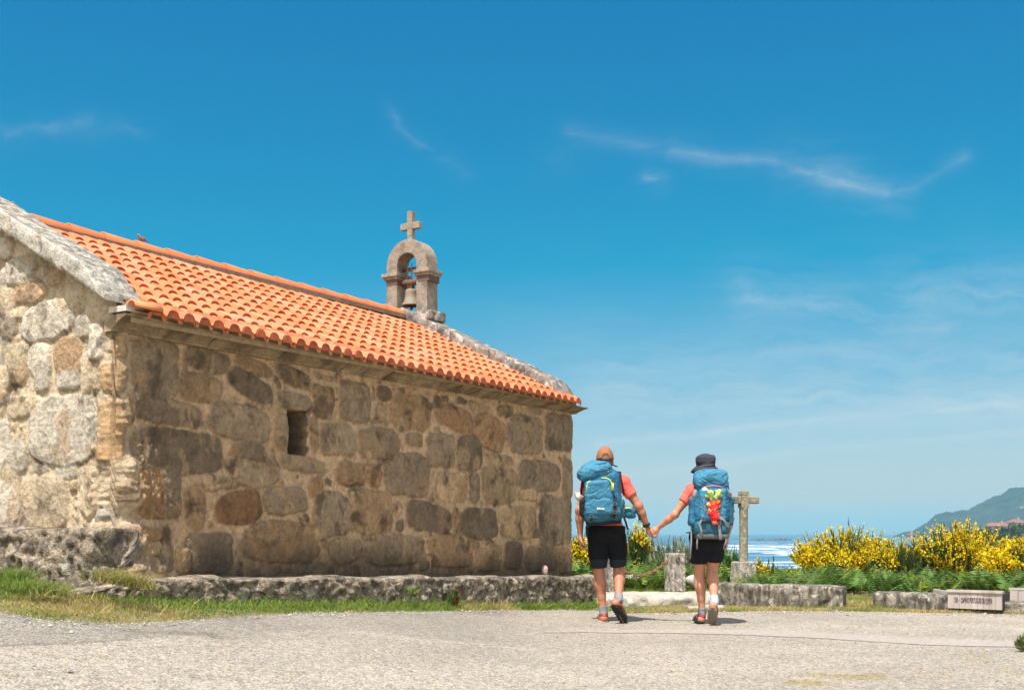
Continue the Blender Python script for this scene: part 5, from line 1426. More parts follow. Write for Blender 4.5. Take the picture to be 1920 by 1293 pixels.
def skin_mat(name, col):
    m, n_, b = new_mat(name, rough=.55, spec=.35); co = objco(n_)
    c = mixc(n_, ramp(n_, noise(n_, co, 14, 4, .6), [(.3, 0.), (.7, 1.)]), col, (col[0] * 1.12, col[1] * .95, col[2] * .9))
    n_.links.new(c, b.inputs['Base Color']); b.inputs['Subsurface Weight'].default_value = .12; b.inputs['Subsurface Radius'].default_value = (.01, .004, .002)
    bump(n_, b, noise(n_, co, 160, 2), .12, .002); return m
def cloth_mat(name, col, col2=None, split=None, rough=.85, weave=420, wr=.25, wsc=22, attr_col=False, sheen=.0, spec=.25):
    m, n_, b = new_mat(name, rough=rough, spec=spec); co = objco(n_)
    c = None
    if attr_col: c = attr(n_)
    else:
        q = nd(n_, 'ShaderNodeRGB').outputs[0]; q.default_value = (*col, 1); c = q
        if col2 is not None:
            z = nd(n_, 'ShaderNodeSeparateXYZ', {0: co}).outputs[2]
            c = mixc(n_, mth(n_, 'GREATER_THAN', z, split), col2, col)
    c = mixc(n_, 1.0, c, ramp(n_, noise(n_, co, 9, 4, .6), [(.3, .86), (.7, 1.1)]), 'MULTIPLY')
    n_.links.new(c, b.inputs['Base Color'])
    w = nd(n_, 'ShaderNodeTexNoise', {'Vector': co, 'Scale': wsc, 'Detail': 4.0, 'Roughness': .55, 'Distortion': 1.2}).outputs['Fac']
    h = mth(n_, 'ADD', w, mth(n_, 'MULTIPLY', noise(n_, co, weave, 1), .12))
    bump(n_, b, h, wr, .03); return m

def unit(v): v = np.asarray(v, float); return v / np.linalg.norm(v)
def hand(F, wrist, d, pn, side, curl=.5, spread=.10, sc=1.0, thumb=.6):
    """palm, four fingers and a thumb. d = wrist to knuckles, pn = the way the palm faces, side = +1 when the thumb is on +cross(d, pn)"""
    d = unit(d); pn = np.asarray(pn, float); pn = unit(pn - d * (pn @ d)); b = np.cross(d, pn) * side
    w = np.asarray(wrist, float)
    kn = [w + d * (.088 - .004 * abs(i - 1.3)) * sc + b * (.030 - .0205 * i) * sc for i in range(4)]
    for i in range(4):
        F.cone(w + b * (.012 - .008 * i) * sc, kn[i], .015 * sc, .0115 * sc, .014)
    F.ell(w + d * .05 * sc - pn * .0, (.034 * sc,) * 3 if False else (.026 * sc, .026 * sc, .026 * sc), None, .02)
    F.cone(w + d * .02 * sc + b * .022 * sc + pn * .006, w + d * .055 * sc + b * .034 * sc + pn * .014, .015 * sc, .012 * sc, .014)
    for i, (l, r) in enumerate(((.070, .0092), (.080, .0094), (.074, .009), (.058, .008))):
        p = kn[i]; a = curl * (.8 + .12 * i); dd = unit(d + b * spread * (1.2 - .85 * i)); rr_ = r * sc
        for j, fr in enumerate((.48, .30, .24)):
            dirn = unit(dd * math.cos(a) + pn * math.sin(a)); q = p + dirn * l * fr * sc
            F.cone(p, q, rr_, rr_ * .93, .004); p = q; rr_ *= .93; a += curl * (1.05 if j == 0 else .7)
    p = w + d * .03 * sc + b * .032 * sc + pn * .008; tdir = unit(d * .62 + b * .62 + pn * thumb)
    q = p + tdir * .042 * sc; F.cone(p, q, .0125 * sc, .0105 * sc, .010)
    t2 = unit(d * .85 + b * .15 + pn * (thumb + .1)); F.cone(q, q + t2 * .032 * sc, .0105 * sc, .0085 * sc, .005)

def leg(F, hip, knee, ank, sc=1.0, k=.03):
    hip, knee, ank = map(lambda v: np.asarray(v, float), (hip, knee, ank))
    F.cone(hip, hip + (knee - hip) * .55, .088 * sc, .072 * sc, k); F.cone(hip + (knee - hip) * .5, knee, .073 * sc, .053 * sc, k)
    sh_ = ank - knee; back = np.array([0, -1.0, 0]); back = unit(back - unit(sh_) * (back @ unit(sh_)))
    F.ell(knee + sh_ * .02 - back * .012, (.050 * sc, .050 * sc, .055 * sc), None, .02)
    c1 = knee + sh_ * .30 + back * .018
    for q in (-1, 1): F.ell(knee + sh_ * (.27 + .03 * q) + back * .030 + np.array([q * .020, 0, 0]), (.030 * sc, .030 * sc, .085 * sc), None, .014)
    F.cone(knee, c1, .047 * sc, .051 * sc, k); F.cone(c1, knee + sh_ * .62 + back * .006, .055 * sc, .041 * sc, k)
    F.cone(knee + sh_ * .6, ank, .041 * sc, .034 * sc, .02)
def foot(F, ank, heel, toe, sc=1.0):
    F.cone(ank, np.asarray(heel) + .3 * (np.asarray(ank) - heel), .036 * sc, .034 * sc, .02); F.cone(np.asarray(heel) * .7 + np.asarray(ank) * .3, toe, .036 * sc, .026 * sc, .02)

def shoe(name, ank, heel, toe, parent, m_up, m_sole, m_acc, wid=.047, length=None, tread=None):
    """a low walking shoe lying along heel-toe: upper, sole with welt, coloured tab and laces"""
    ank, heel, toe = map(lambda v: np.asarray(v, float), (ank, heel, toe))
    f = unit(toe - heel); L = np.linalg.norm(toe - heel)
    s_ = np.cross(f, unit(ank - heel)); s_ = unit(s_); u = np.cross(s_, f); u = u if u @ (ank - heel) > 0 else -u
    M = Matrix((s_ if np.cross(f, u) @ s_ > 0 else -s_, f, u)).transposed()
    mid = (heel + toe) / 2
    lo = np.minimum(np.minimum(heel, toe), ank) - .10; hi = np.maximum(np.maximum(heel, toe), ank) + .10
    F = Field(lo, hi, .0045)
    F.ell(heel + f * .04 + u * .035, (wid * .86, .055, .05), M, .02); F.ell(heel + f * .13 + u * .028, (wid * .92, .08, .048), M, .03); F.ell(toe - f * .065 + u * .018, (wid * 1.02, .07, .034), M, .03)
    F.cone(heel + f * .045 + u * .05, ank + (heel - ank) * .12, wid * .80, wid * .84, .02)
    cut = heel - u * .004; F.plane(cut, -u)
    top = ank + (ank - heel) * .02; F.plane(top, unit(u + f * -.05))
    F.wrinkle(.003, (40, 40, 40), 3)
    up = F.build(name, m_up, parent)
    G_ = Field(lo, hi, .0045)
    G_.ell(heel + f * .05 - u * .002, (wid * .92, .062, .019), M, .012); G_.ell(mid - u * .003, (wid * .86, .12, .017), M, .03); G_.ell(toe - f * .075 - u * .0, (wid * 1.10, .085, .017), M, .02)
    G_.cone(heel + f * .04 + u * .002, heel + f * .10, wid * .5, wid * .5, .01)
    G_.plane(heel - u * .018, -u); G_.plane(heel + u * .014, u)
    G_.build('sole', m_sole, up)
    mb = MB()
    # heel tab, collar band and laces
    mb.tube([heel - f * .012 + u * .03, heel - f * .008 + u * .06, heel + f * .0 + u * .085], .010, 8, flat=(1.6, .5), up=f)
    for q in (.095, .12, .145):
        mb.tube([heel + f * q - s_ * wid * .55 + u * (.075 - q * .14), heel + f * (q + .004) + u * (.092 - q * .14), heel + f * q + s_ * wid * .55 + u * (.075 - q * .14)], .004, 6)
    mb.tube([heel + f * .02 + s_ * wid * .86 + u * .02, heel + f * .07 + s_ * wid * .9 + u * .045, heel + f * .12 + s_ * wid * .92 + u * .02], .007, 6)
    mb.tube([heel + f * .02 - s_ * wid * .86 + u * .02, heel + f * .07 - s_ * wid * .9 + u * .045, heel + f * .12 - s_ * wid * .92 + u * .02], .007, 6)
    mb.build('laces_and_trim', m_acc, up, True)
    if tread is not None:
        mt_ = MB()
        for i in range(7):
            q = heel + f * (.02 + (L - .03) * i / 6) - u * .019
            for e in (-.5, .5): mt_.box(q + s_ * wid * e, (wid * .36, .011, .004), M)
        mt_.build('tread', tread, up)
    return up
def sock(name, knee, ank, heel, fr, rad, mat, parent):
    knee, ank, heel = map(lambda v: np.asarray(v, float), (knee, ank, heel)); d = knee - ank
    F = Field(np.minimum(ank, heel) - .12, np.maximum(ank + d * fr, heel) + .12, .005)
    F.cone(ank + d * (fr + .03), ank, rad * 1.12, rad * 1.02, .01); F.cone(ank, ank * .6 + heel * .4, rad * 1.02, rad * .95, .01)
    F.plane(ank + d * fr, d); F.wrinkle(.0025, (20, 20, 90), 5)
    return F.build(name, mat, parent)
def head(F, c, rx, ry, rz, sc=1.0):
    c = np.asarray(c, float)
    F.ell(c + (0, -.008, .012), (rx, ry, rz * .92), None, .02)
    F.ell(c + (0, .045, -.055), (rx * .68, ry * .52, rz * .55), None, .04)       # jaw
    F.cone(c + (0, ry * .93, -.006), c + (0, ry + .022, -.040), .010, .014, .014)  # nose
    F.ell(c + (0, ry * .80, .018), (rx * .66, .018, .012), None, .02)            # brow
    F.ell(c + (0, ry * .88, -.066), (.026, .012, .009), None, .008)              # lips
    for sg in (1, -1):
        F.ell(c + (sg * .030, ry * .96, .0), (.013, .010, .008), None, .004, 'cut')
        F.ell(c + (sg * .030, ry * .885, .0), (.0125, .0125, .0115), None, .003)
        F.ell(c + (sg * (rx + .004), -.006, -.012), (.010, .020, .031), Matrix.Rotation(sg * .35, 3, 'Z'), .008)   # ears
    F.ell(c + (0, ry * .98, -.066), (.020, .006, .0025), None, .003, 'cut')

def strap(mb, pts, w, t, up=(0, 1, 0), col=None): mb.tube(pts, 1.0, 8, col, flat=(w / 2, t / 2), up=up)
def buckle(mb, c, w=.016, h=.012, col=(1, 1, 1), rot=None):
    c = np.asarray(c, float)
    for sg in (-1, 1):
        mb.box(c + np.array([sg * w, -.004, 0]), (.003, .004, h), None, col=col); mb.box(c + np.array([0, -.004, sg * h]), (w, .004, .003), None, col=col)

mSkinM = skin_mat('tanned_skin', (.37, .175, .105)); mSkinW = skin_mat('light_tanned_skin', (.43, .215, .135))
mCoral = cloth_mat('coral_jersey', (.78, .13, .10), wr=.35, wsc=14)
mBlack = cloth_mat('black_stretch_fabric', (.008, .009, .012), (.018, .024, .028), .64 - .0, wr=.3, wsc=12, rough=.9, spec=.15)
mBlackW = cloth_mat('black_knit', (.010, .011, .014), wr=.3, wsc=12, rough=.9, spec=.15)
mSockG = cloth_mat('grey_wool', (.20, .21, .23)); mSockL = cloth_mat('pale_blue_wool', (.34, .43, .50)); mSockD = cloth_mat('slate_wool', (.17, .22, .27))
mCap = cloth_mat('tan_cap_fabric', (.27, .110, .048), wr=.12); mHat = cloth_mat('charcoal_hat_fabric', (.035, .036, .048), wr=.15)
mShoeBr, _, _ = new_mat('brown_suede', rough=.85, color=(.085, .055, .045)); mShoeRed, _, _ = new_mat('red_trim', rough=.6, color=(.45, .08, .035)); mSoleC, _, _ = new_mat('cream_rubber', rough=.7, color=(.50, .40, .32))
mSoleB, _, _ = new_mat('black_rubber', rough=.8, color=(.022, .022, .024)); mShoeG, _, _ = new_mat('pale_grey_mesh', rough=.8, color=(.46, .43, .39)); mSoleG, _, _ = new_mat('worn_grey_rubber', rough=.8, color=(.22, .185, .15)); mCrim, _, _ = new_mat('crimson_trim', rough=.6, color=(.40, .03, .04)); mShoeDk, _, _ = new_mat('dark_slate_mesh', rough=.8, color=(.07, .06, .07))
mStrapB, _, _ = new_mat('black_webbing', rough=.8, color=(.015, .017, .022)); mStrapG, _, _ = new_mat('grey_webbing', rough=.75, color=(.22, .22, .235)); mBuck, _, _ = new_mat('grey_plastic', rough=.45, color=(.13, .13, .15))
mBlue = cloth_mat('blue_ripstop', (.014, .128, .235), wr=.8, wsc=11, rough=.55, spec=.4); mBlueL = cloth_mat('pale_blue_ripstop', (.034, .185, .305), wr=.8, wsc=12, rough=.55, spec=.4)
mBlueD = cloth_mat('teal_ripstop', (.008, .090, .140), wr=.7, wsc=11, rough=.55, spec=.4); mPackBlk = cloth_mat('black_pack_base', (.014, .016, .022), wr=.3)
mLime, _, _ = new_mat('lime_zip_tape', rough=.6, color=(.58, .66, .12)); mWhiteP, _, _ = new_mat('white_plastic', rough=.4, color=(.75, .75, .73)); mGreyZip, _, _ = new_mat('grey_zip_tape', rough=.6, color=(.16, .22, .28)); mPink, _, _ = new_mat('mauve_piping', rough=.7, color=(.42, .20, .30))
mHairM, _, _ = new_mat('cropped_grey_hair', rough=.8, color=(.14, .10, .08)); mHairW, _, _ = new_mat('dark_brown_hair', rough=.6, color=(.035, .022, .016)); mEye, _, _ = new_mat('eye_white', rough=.2, color=(.7, .68, .65)); mIris, _, _ = new_mat('brown_iris', rough=.2, color=(.06, .035, .02))
def eyes(c, ry, parent):
    c = np.asarray(c, float)
    for sg in (1, -1):
        e = empty  # each eye: white with an iris
        w = MB().lathe([(0, -.0115), (.006, -.0098), (.0105, -.0045), (.0115, 0), (.0105, .0045), (.006, .0098), (0, .0115)], (c + (sg * .030, ry * .89, .0)), 14).build('eye', mEye, parent, True)
        MB().lathe([(0, -.004), (.0035, -.003), (.0045, 0), (.0035, .003), (0, .004)], (c + (sg * .030, ry * .89 + .0105, .0)), 12).build('iris', mIris, w, True)

# ---------------------------------------------------------------- the man
MX, MY = .964, 11.92
man = empty('person', (MX, MY, 0)); tag(man, 'man in tan cap, coral t-shirt and black shorts walking away, holding hands with the woman', 'person', 'pair of hikers walking hand in hand')
HC = np.array([-.018, .03, 1.640])
SR, SL_ = np.array([.165, .0, 1.415]), np.array([-.195, .0, 1.395]); ER, EL = np.array([.318, -.03, 1.185]), np.array([-.280, -.05, 1.14]); WR, WL = np.array([.408, .02, .985]), np.array([-.272, .0, .895])
HR, HL = np.array([.085, 0, .93]), np.array([-.098, 0, .93]); KR, KL = np.array([.128, .06, .52]), np.array([-.078, .05, .505]); AR, AL = np.array([.098, -.235, .245]), np.array([-.034, -.005, .105])
HeR, ToR = np.array([.045, -.305, .205]), np.array([.165, -.13, .030]); HeL, ToL = np.array([-.036, -.065, .022]), np.array([-.045, .205, .022])
def torso(F, neck, sR, sL, hR, hL, sc, chest, waist, hipw, k=.05):
    F.cone(sR * .82 + sL * .18, sR, .066 * sc, .062 * sc, k); F.cone(sL * .82 + sR * .18, sL, .066 * sc, .062 * sc, k)
    ms = (sR + sL) / 2; mh = (hR + hL) / 2
    F.ell(ms + (0, .01, -.10), (chest, .115 * sc, .18 * sc), None, k); F.ell(ms * .45 + mh * .55 + (0, .0, .02), (waist, .10 * sc, .17 * sc), None, k); F.ell(mh + (0, -.01, .05), (hipw, .115 * sc, .13 * sc), None, k)
    F.cone(ms + (0, .0, .05), neck, .075 * sc, .058 * sc, .04)
    F.cone(ms + (.06, -.01, .06), sR + (-.02, 0, .025), .045, .05, .05); F.cone(ms + (-.06, -.01, .06), sL + (.02, 0, .025), .045, .05, .05)
F = Field((-.50, -.48, -.02), (.62, .42, 1.86), .0065)
torso(F, HC + (0, -.02, -.09), SR, SL_, HR, HL, 1.0, .165, .150, .165)
head(F, HC, .074, .092, .125)
F.cone(HC + (0, -.03, -.16), HC + (0, -.012, -.05), .060, .060, .03)
def arm(F, s_, e, w, sc=1.0):
    F.cone(s_, s_ * .5 + e * .5, .056 * sc, .048 * sc, .03); F.cone(s_ * .5 + e * .5, e, .048 * sc, .040 * sc, .02); F.ell(e, (.041 * sc,) * 3, None, .02)
    F.cone(e, e * .65 + w * .35, .042 * sc, .043 * sc, .02); F.cone(e * .65 + w * .35, w, .043 * sc, .0275 * sc, .02)
arm(F, SR, ER, WR); arm(F, SL_, EL, WL)
leg(F, HR, KR, AR); leg(F, HL, KL, AL)
foot(F, AR, HeR, ToR); foot(F, AL, HeL, ToL)
hand(F, WR + (.003, 0, -.01), (.36, .22, -.95), (.93, -.25, .25), -1, .55, .06, 1.02, .5)
hand(F, WL + (0, 0, -.008), (.16, .16, -.95), (.90, -.30, .1), 1, .32, .12, 1.02, .35)
manb = F.build('body', mSkinM, man)
eyes(HC, .092, man)
# hair: cropped, below the cap
Fh = Field(HC - .16, HC + .16, .006); Fh.ell(HC + (0, -.012, .012), (.0775, .0945, .116), None, 0); Fh.plane(HC + (0, 0, -.045), (0, .5, -1)); Fh.plane(HC + (0, .02, 0), (0, 1, -.35)); Fh.build('hair', mHairM, man)
# t-shirt
F = Field((-.45, -.22, .90), (.45, .24, 1.62), .0065)
torso(F, HC + (0, -.03, -.13), SR, SL_, HR, HL, 1.02, .172, .158, .172)
sl_r = SR + (ER - SR) * .55; sl_l = SL_ + (EL - SL_) * .52
F.cone(SR, SR + (ER - SR) * .7, .058, .060, .03); F.cone(SL_, SL_ + (EL - SL_) * .7, .058, .060, .03)
F.inflate(.010); F.wrinkle(.011, (9, 9, 14), 21, 3).crease(.010, (9, 9, 7), 22)
# cut sleeves, hem and neck
X, Y, Z = F._g((slice(None),) * 3)
for (s_, e, q) in ((SR, ER, sl_r), (SL_, EL, sl_l)):
    d = unit(e - s_); side = np.sign(s_[0]); pl = (X - q[0]) * d[0] + (Y - q[1]) * d[1] + (Z - q[2]) * d[2]
    mask = (side * (X - s_[0]) > -.03) & (Z < s_[2] + .1)
    F.F = np.where(mask, np.maximum(F.F, pl.astype(np.float32)), F.F)
F.plane((0, 0, .972), (0.10, 0, -1)); F.plane(HC + (0, -.03, -.135), (0, -.25, 1))
F.build('t_shirt', mCoral, man)
# shorts
def shorts(hR, hL, kR, kL, waist_z, hem_fr, hipw, sc, mat, parent, infl=.014):
    F = Field((-.32, -.25, .40), (.36, .26, waist_z + .06), .0065)
    mh = (hR + hL) / 2
    F.ell(mh + (0, -.015, .035), (hipw, .122 * sc, .15), None, .04); F.ell(mh + (.055, -.075, -.01), (.085, .075, .10), None, .03); F.ell(mh + (-.055, -.075, -.01), (.085, .075, .10), None, .03)
    for (h, k_) in ((hR, kR), (hL, kL)):
        F.cone(h, h + (k_ - h) * .5, .090 * sc, .080 * sc, .03); F.cone(h + (k_ - h) * .45, k_, .081 * sc, .066 * sc, .03)
    F.inflate(infl); F.wrinkle(.010, (10, 10, 12), 33, 3).crease(.009, (8, 8, 9), 34); F.plane((0, 0, waist_z), (0, 0, 1))
    X, Y, Z = F._g((slice(None),) * 3); mx = (kR[0] + kL[0]) / 2
    for (h, k_, sg) in ((hR, kR, 1), (hL, kL, -1)):
        q = h + (k_ - h) * hem_fr; d = unit(k_ - h); pl = (X - q[0]) * d[0] + (Y - q[1]) * d[1] + (Z - q[2]) * d[2]
        F.F = np.where(sg * (X - mx) > 0, np.maximum(F.F, pl.astype(np.float32)), F.F)
    return F.build('shorts', mat, parent)
shorts(HR, HL, KR, KL, .985, .87, .165, 1.0, mBlack, man)
sock('sock', KR, AR, HeR, .14, .042, mSockG, man); sock('sock', KL, AL, HeL, .15, .042, mSockG, man)
shoe('shoe', AR, HeR, ToR, man, mShoeBr, mSoleB, mShoeRed, .050, tread=mSoleB); shoe('shoe', AL, HeL, ToL, man, mShoeBr, mSoleC, mShoeRed, .050)
# cap: crown, peak, strap with its half-moon opening
F = Field(HC - .19, HC + .21, .005); F.ell(HC + (0, -.006, .022), (.090, .107, .130), None, 0); F.ell(HC + (0, -.006, .008), (.079, .096, .122), None, .004, 'cut'); F.plane(HC + (0, 0, .012), (0, -.14, -1))
F.ell(HC + (0, -.12, .035), (.036, .06, .036), None, .006, 'cut')
cap = F.build('cap', mCap, man)
mb = MB(); n = 18; V = []
for k in range(n + 1):
    a = math.pi * k / n
    for (r, dz) in ((1.0, 0), (1.0, -.006)):
        V.append(HC + np.array([math.cos(a) * .082, .07 + math.sin(a) * .055, .030 + dz])); V.append(HC + np.array([math.cos(a) * .080, .08 + math.sin(a) * .125, .016 - .012 * math.sin(a) + dz]))
F_ = []
for k in range(n):
    b = 4 * k; F_ += [(b, b + 1, b + 5, b + 4), (b + 2, b + 6, b + 7, b + 3), (b + 1, b + 3, b + 7, b + 5), (b, b + 4, b + 6, b + 2)]
mb.add(V, F_); mb.build('peak', mCap, cap, True)
mb = MB(); strap(mb, [HC + np.array([math.sin(t) * .086, -.006 - math.cos(t) * .103, .012]) for t in np.linspace(-.8, .8, 11)], .022, .006, (0, 0, 1)); mb.build('cap_strap', mStrapB, cap, True)
# watch
d = unit(WR - ER); wc = WR - d * .012
mb = MB(); a1 = unit(np.cross(d, (0, 1, 0))); a2 = np.cross(d, a1)
mb.tube([wc + (a1 * math.cos(t) + a2 * math.sin(t)) * .034 for t in np.linspace(0, 2 * math.pi, 25)], 1.0, 8, flat=(.005, .011), up=d)
wt = mb.build('watch', mStrapB, man, True)
MB().lathe([(0, 0), (.021, 0), (.021, .010), (.017, .013), (0, .013)], n=20).build('dial', mStrapB, wt, True)
dl = wt.children[0]; dl.location = wc + a2 * .030; dl.rotation_euler = Vector(a2).to_track_quat('Z', 'Y').to_euler()

# ---------------------------------------------------------------- the man's rucksack (local to its own origin at its base)
pk = empty('backpack', (MX - .062, MY - .10, 1.04)); pk.scale = (1, 1, .94); tag(pk, 'blue hiking backpack with lime zips and slumped lid worn by the man', 'backpack', 'blue hiking backpacks')
tilt = Matrix.Rotation(R(-5), 3, 'Y') @ Matrix.Rotation(R(4), 3, 'X')
F = Field((-.30, -.36, -.06), (.30, .06, .68), .0065)
F.box((-.0, -.115, .26), (.185, .105, .265), .085, tilt, .02, taper=-.02); F.ell((-.02, -.11, .47), (.16, .11, .11), None, .05)
F.wrinkle(.011, (10, 10, 13), 51, 3).crease(.008, (8, 8, 11), 52); F.build('pack_body', mBlue, pk)
F = Field((-.40, -.38, .36), (.20, .10, .74), .006)
F.box((-.080, -.125, .520), (.172, .125, .062), .055, Matrix.Rotation(R(-17), 3, 'Y') @ Matrix.Rotation(R(10), 3, 'X'), .01); F.ell((-.095, -.14, .555), (.14, .11, .07), Matrix.Rotation(R(-17), 3, 'Y'), .05)
F.wrinkle(.022, (9, 9, 15), 53, 3).crease(.014, (6, 6, 12), 54); lid = F.build('lid', mBlueL, pk)
mb = MB(); mb.tube([(.035, -.215, .575), (.055, -.205, .545), (.045, -.235, .505)], .007, 6); mb.build('zipper', mLime, lid, True)
F = Field((-.28, -.36, .02), (.22, -.10, .46), .006)
F.box((-.045, -.225, .235), (.140, .040, .185), .038, tilt, .01, taper=-.08); F.wrinkle(.008, (11, 11, 15), 57, 3).crease(.007, (8, 8, 12), 58); fp = F.build('front_pocket', mBlueL, pk)
mb = MB(); mb.tube([(-.168, -.262, .285), (-.166, -.267, .355), (-.155, -.262, .395), (-.128, -.258, .412)], .0045, 6)
mb.build('zipper', mLime, fp, True)
mb = MB(); mb.tube([(-.02, -.262, .440), (.030, -.262, .438), (.062, -.264, .42), (.080, -.266, .385), (.078, -.268, .31)], .0055, 6); mb.tube([(.088, -.262, .39), (.095, -.262, .35), (.088, -.268, .315)], .008, 6); mb.build('zipper', mLime, fp, True)
mb = MB(); q = Matrix.Rotation(R(3), 3, 'Y'); mb.box((-.030, -.270, .118), (.036, .004, .009), q); lg = mb.build('badge', mWhiteP, fp)
mb = MB()
for i in range(4): mb.box((-.052 + .015 * i, -.2745, .1185), (.0045, .001, .0045), q)
mb.build('badge_mark', mBuck, lg)
F = Field((-.28, -.34, -.07), (.30, .04, .16), .0065); F.box((.0, -.125, .055), (.190, .115, .085), .07, tilt, .01); F.wrinkle(.010, (12, 12, 12), 59, 2); F.build('bottom_compartment', mBlueD, pk)
F = Field((-.28, -.33, -.07), (.30, .06, .04), .0065); F.box((.01, -.11, -.012), (.175, .105, .035), .03, tilt, .01); F.build('base_panel', mPackBlk, pk)
for sg in (-1, 1):
    F = Field((sg * .20 - .12, -.28, -.02), (sg * .20 + .12, .06, .30), .0065); F.box((sg * .190, -.10, .13), (.035, .085, .10), .032, tilt, .01); F.wrinkle(.012, (14, 14, 14), 61, 2); F.build('side_pocket', mBlueD if sg > 0 else mPackBlk, pk)
for q in (([(.105, -.235, .02), (.108, -.25, .10), (.112, -.245, .19), (.118, -.22, .25)], .022, .005), ([(-.118, -.24, -.01), (-.118, -.252, .06)], .022, .005), ([(.175, -.20, .45), (.195, -.16, .36), (.215, -.10, .28)], .018, .004), ([(-.20, -.16, .42), (-.215, -.10, .26), (-.21, -.06, .10)], .022, .005), ([(.07, -.24, .03), (.14, -.235, .075), (.19, -.18, .12)], .020, .005), ([(-.13, -.02, .0), (-.155, -.03, -.08), (-.148, -.03, -.17)], .020, .004), ([(.215, -.0, .06), (.245, .01, -.02), (.265, .02, -.10)], .018, .004)):
    mb = MB(); strap(mb, *q); mb.build('compression_strap', mStrapB, pk, True)
for c in ((.108, -.254, .085), (.112, -.256, .17), (-.118, -.256, .04), (.142, -.245, .085)):
    mb = MB(); buckle(mb, c); mb.build('buckle', mBuck, pk)
for sg in (1, -1):
    sx = SR if sg > 0 else SL_
    mb = MB(); o = np.array([-.062, -.10, 1.0])
    strap(mb, [sx * np.array([.62, 1, 1]) + (0, -.13, .0) - o, sx * np.array([.66, 1, 1]) + (0, -.08, .105) - o, sx * np.array([.68, 1, 1]) + (0, .02, .108) - o, sx * np.array([.70, 1, 1]) + (0, .115, .03) - o, sx * np.array([.75, 1, 1]) + (0, .135, -.10) - o, sx * np.array([.9, 1, 1]) + (0, .10, -.25) - o, sx * np.array([1.0, 1, 1]) + (0, -.06, -.32) - o], .055, .014, (0, 1, 0))
    mb.build('shoulder_strap', mStrapB, pk, True)
mb = MB(); strap(mb, [np.array([math.sin(t) * .187 + .045, .10 + -math.cos(t) * .145, .055]) for t in np.linspace(.5, 2 * math.pi - .5, 26)], .075, .014, (0, 0, 1)); mb.build('hip_belt', mStrapB, pk, True)
mb = MB(); mb.tube([(.04, -.02, .60), (.10, -.005, .595), (.16, .01, .575)], .007, 6); mb.build('lifter_strap', mStrapB, pk, True)
F = Field((.14, -.10, -.04), (.46, .26, .24), .006); F.box((.285, .085, .085), (.075, .065, .062), .045, Matrix.Rotation(R(8), 3, 'Y'), .01); F.wrinkle(.018, (13, 13, 13), 63, 3).crease(.012, (10, 10, 10), 64); hp = F.build('hip_pouch', mBlue, pk)
mb = MB(); strap(mb, [(.225, .012, .125), (.265, .008, .135), (.305, .012, .130)], .016, .010); mb.build('zipper', mLime, hp, True)
mb = MB(); strap(mb, [(.345, .06, .10), (.38, .04, .06), (.392, .03, .0)], .022, .006); buckle(mb, (.388, .03, .0), .012, .016); mb.build('buckle_strap', mStrapB, hp, True)
# bottle and shell hung on it
bt = empty('water_bottle', (MX + .118, MY - .20, 1.12)); tag(bt, 'bottle with white cap in the side pocket of the man\'s backpack', 'bottle')
mBot, _, _ = new_mat('translucent_bottle', rough=.3, color=(.30, .42, .50))
MB().lathe([(0, 0), (.032, .0), (.034, .01), (.034, .11), (.028, .14), (.016, .15), (0, .15)], n=20).build('bottle_body', mBot, bt, True); MB().lathe([(0, .146), (.020, .146), (.022, .15), (.022, .175), (.017, .185), (0, .187)], n=20).build('cap', mWhiteP, bt, True)
def fan_shell(name, label, loc, mat):
    V = [(0, 0, .045)]; n = 21
    for j in range(1, 7):
        for k in range(n):
            a = math.pi * (-.5 + k / (n - 1)) * .86; r = .085 * j / 6 * (1 + .05 * math.cos(k * math.pi))
            V.append((math.sin(a) * r * .85, -.028 * math.sin(math.pi * j / 6.6) - .004 * math.cos(k * math.pi) * j / 6, .045 - math.cos(a) * r))
    Fs = [(0, 1 + k + 1, 1 + k) for k in range(n - 1)] + [(1 + j * n + k, 1 + j * n + k + 1, 1 + (j + 1) * n + k + 1, 1 + (j + 1) * n + k) for j in range(5) for k in range(n - 1)]
    o = MB().add(V, Fs).build(name, mat, None, True); o.location = loc
    m_ = o.modifiers.new('t', 'SOLIDIFY'); m_.thickness = .004
    return tag(o, label, 'shell')
mShell = granite('scallop_shell', base=(.72, .62, .52), speck=.15, grain=60, bump_s=.2)
sh1 = fan_shell('scallop_shell', 'cream scallop shell dangling on the left side of the man\'s backpack', (MX - .288, MY - .20, 1.275), mShell); sh1.rotation_euler = (R(6), R(18), R(-50))

# ---------------------------------------------------------------- the woman
WX, WY = 1.955, 11.75
wom = empty('person', (WX, WY, 0)); tag(wom, 'woman in dark bucket hat, coral top and short black shorts walking away beside the man', 'person', 'pair of hikers walking hand in hand')
HC = np.array([-.012, .035, 1.535])
SR, SL_ = np.array([.150, .0, 1.325]), np.array([-.158, .0, 1.325]); ER, EL = np.array([.230, -.01, 1.06]), np.array([-.325, -.01, 1.095]); WR, WL = np.array([.214, .10, .86]), np.array([-.478, .10, .965])
HR, HL = np.array([.085, 0, .85]), np.array([-.080, 0, .85]); KR, KL = np.array([.056, .05, .51]), np.array([-.070, .06, .49]); AR, AL = np.array([.040, -.19, .235]), np.array([-.040, .06, .105])
HeR, ToR = np.array([.012, -.255, .185]), np.array([.036, -.085, .022]); HeL, ToL = np.array([-.062, .005, .022]), np.array([-.075, .245, .022])
F = Field((-.70, -.42, -.02), (.36, .42, 1.74), .0065)
torso(F, HC + (0, -.02, -.09), SR, SL_, HR, HL, .90, .140, .125, .155)
head(F, HC, .070, .088, .118); F.cone(HC + (0, -.03, -.15), HC + (0, -.012, -.05), .050, .050, .03)
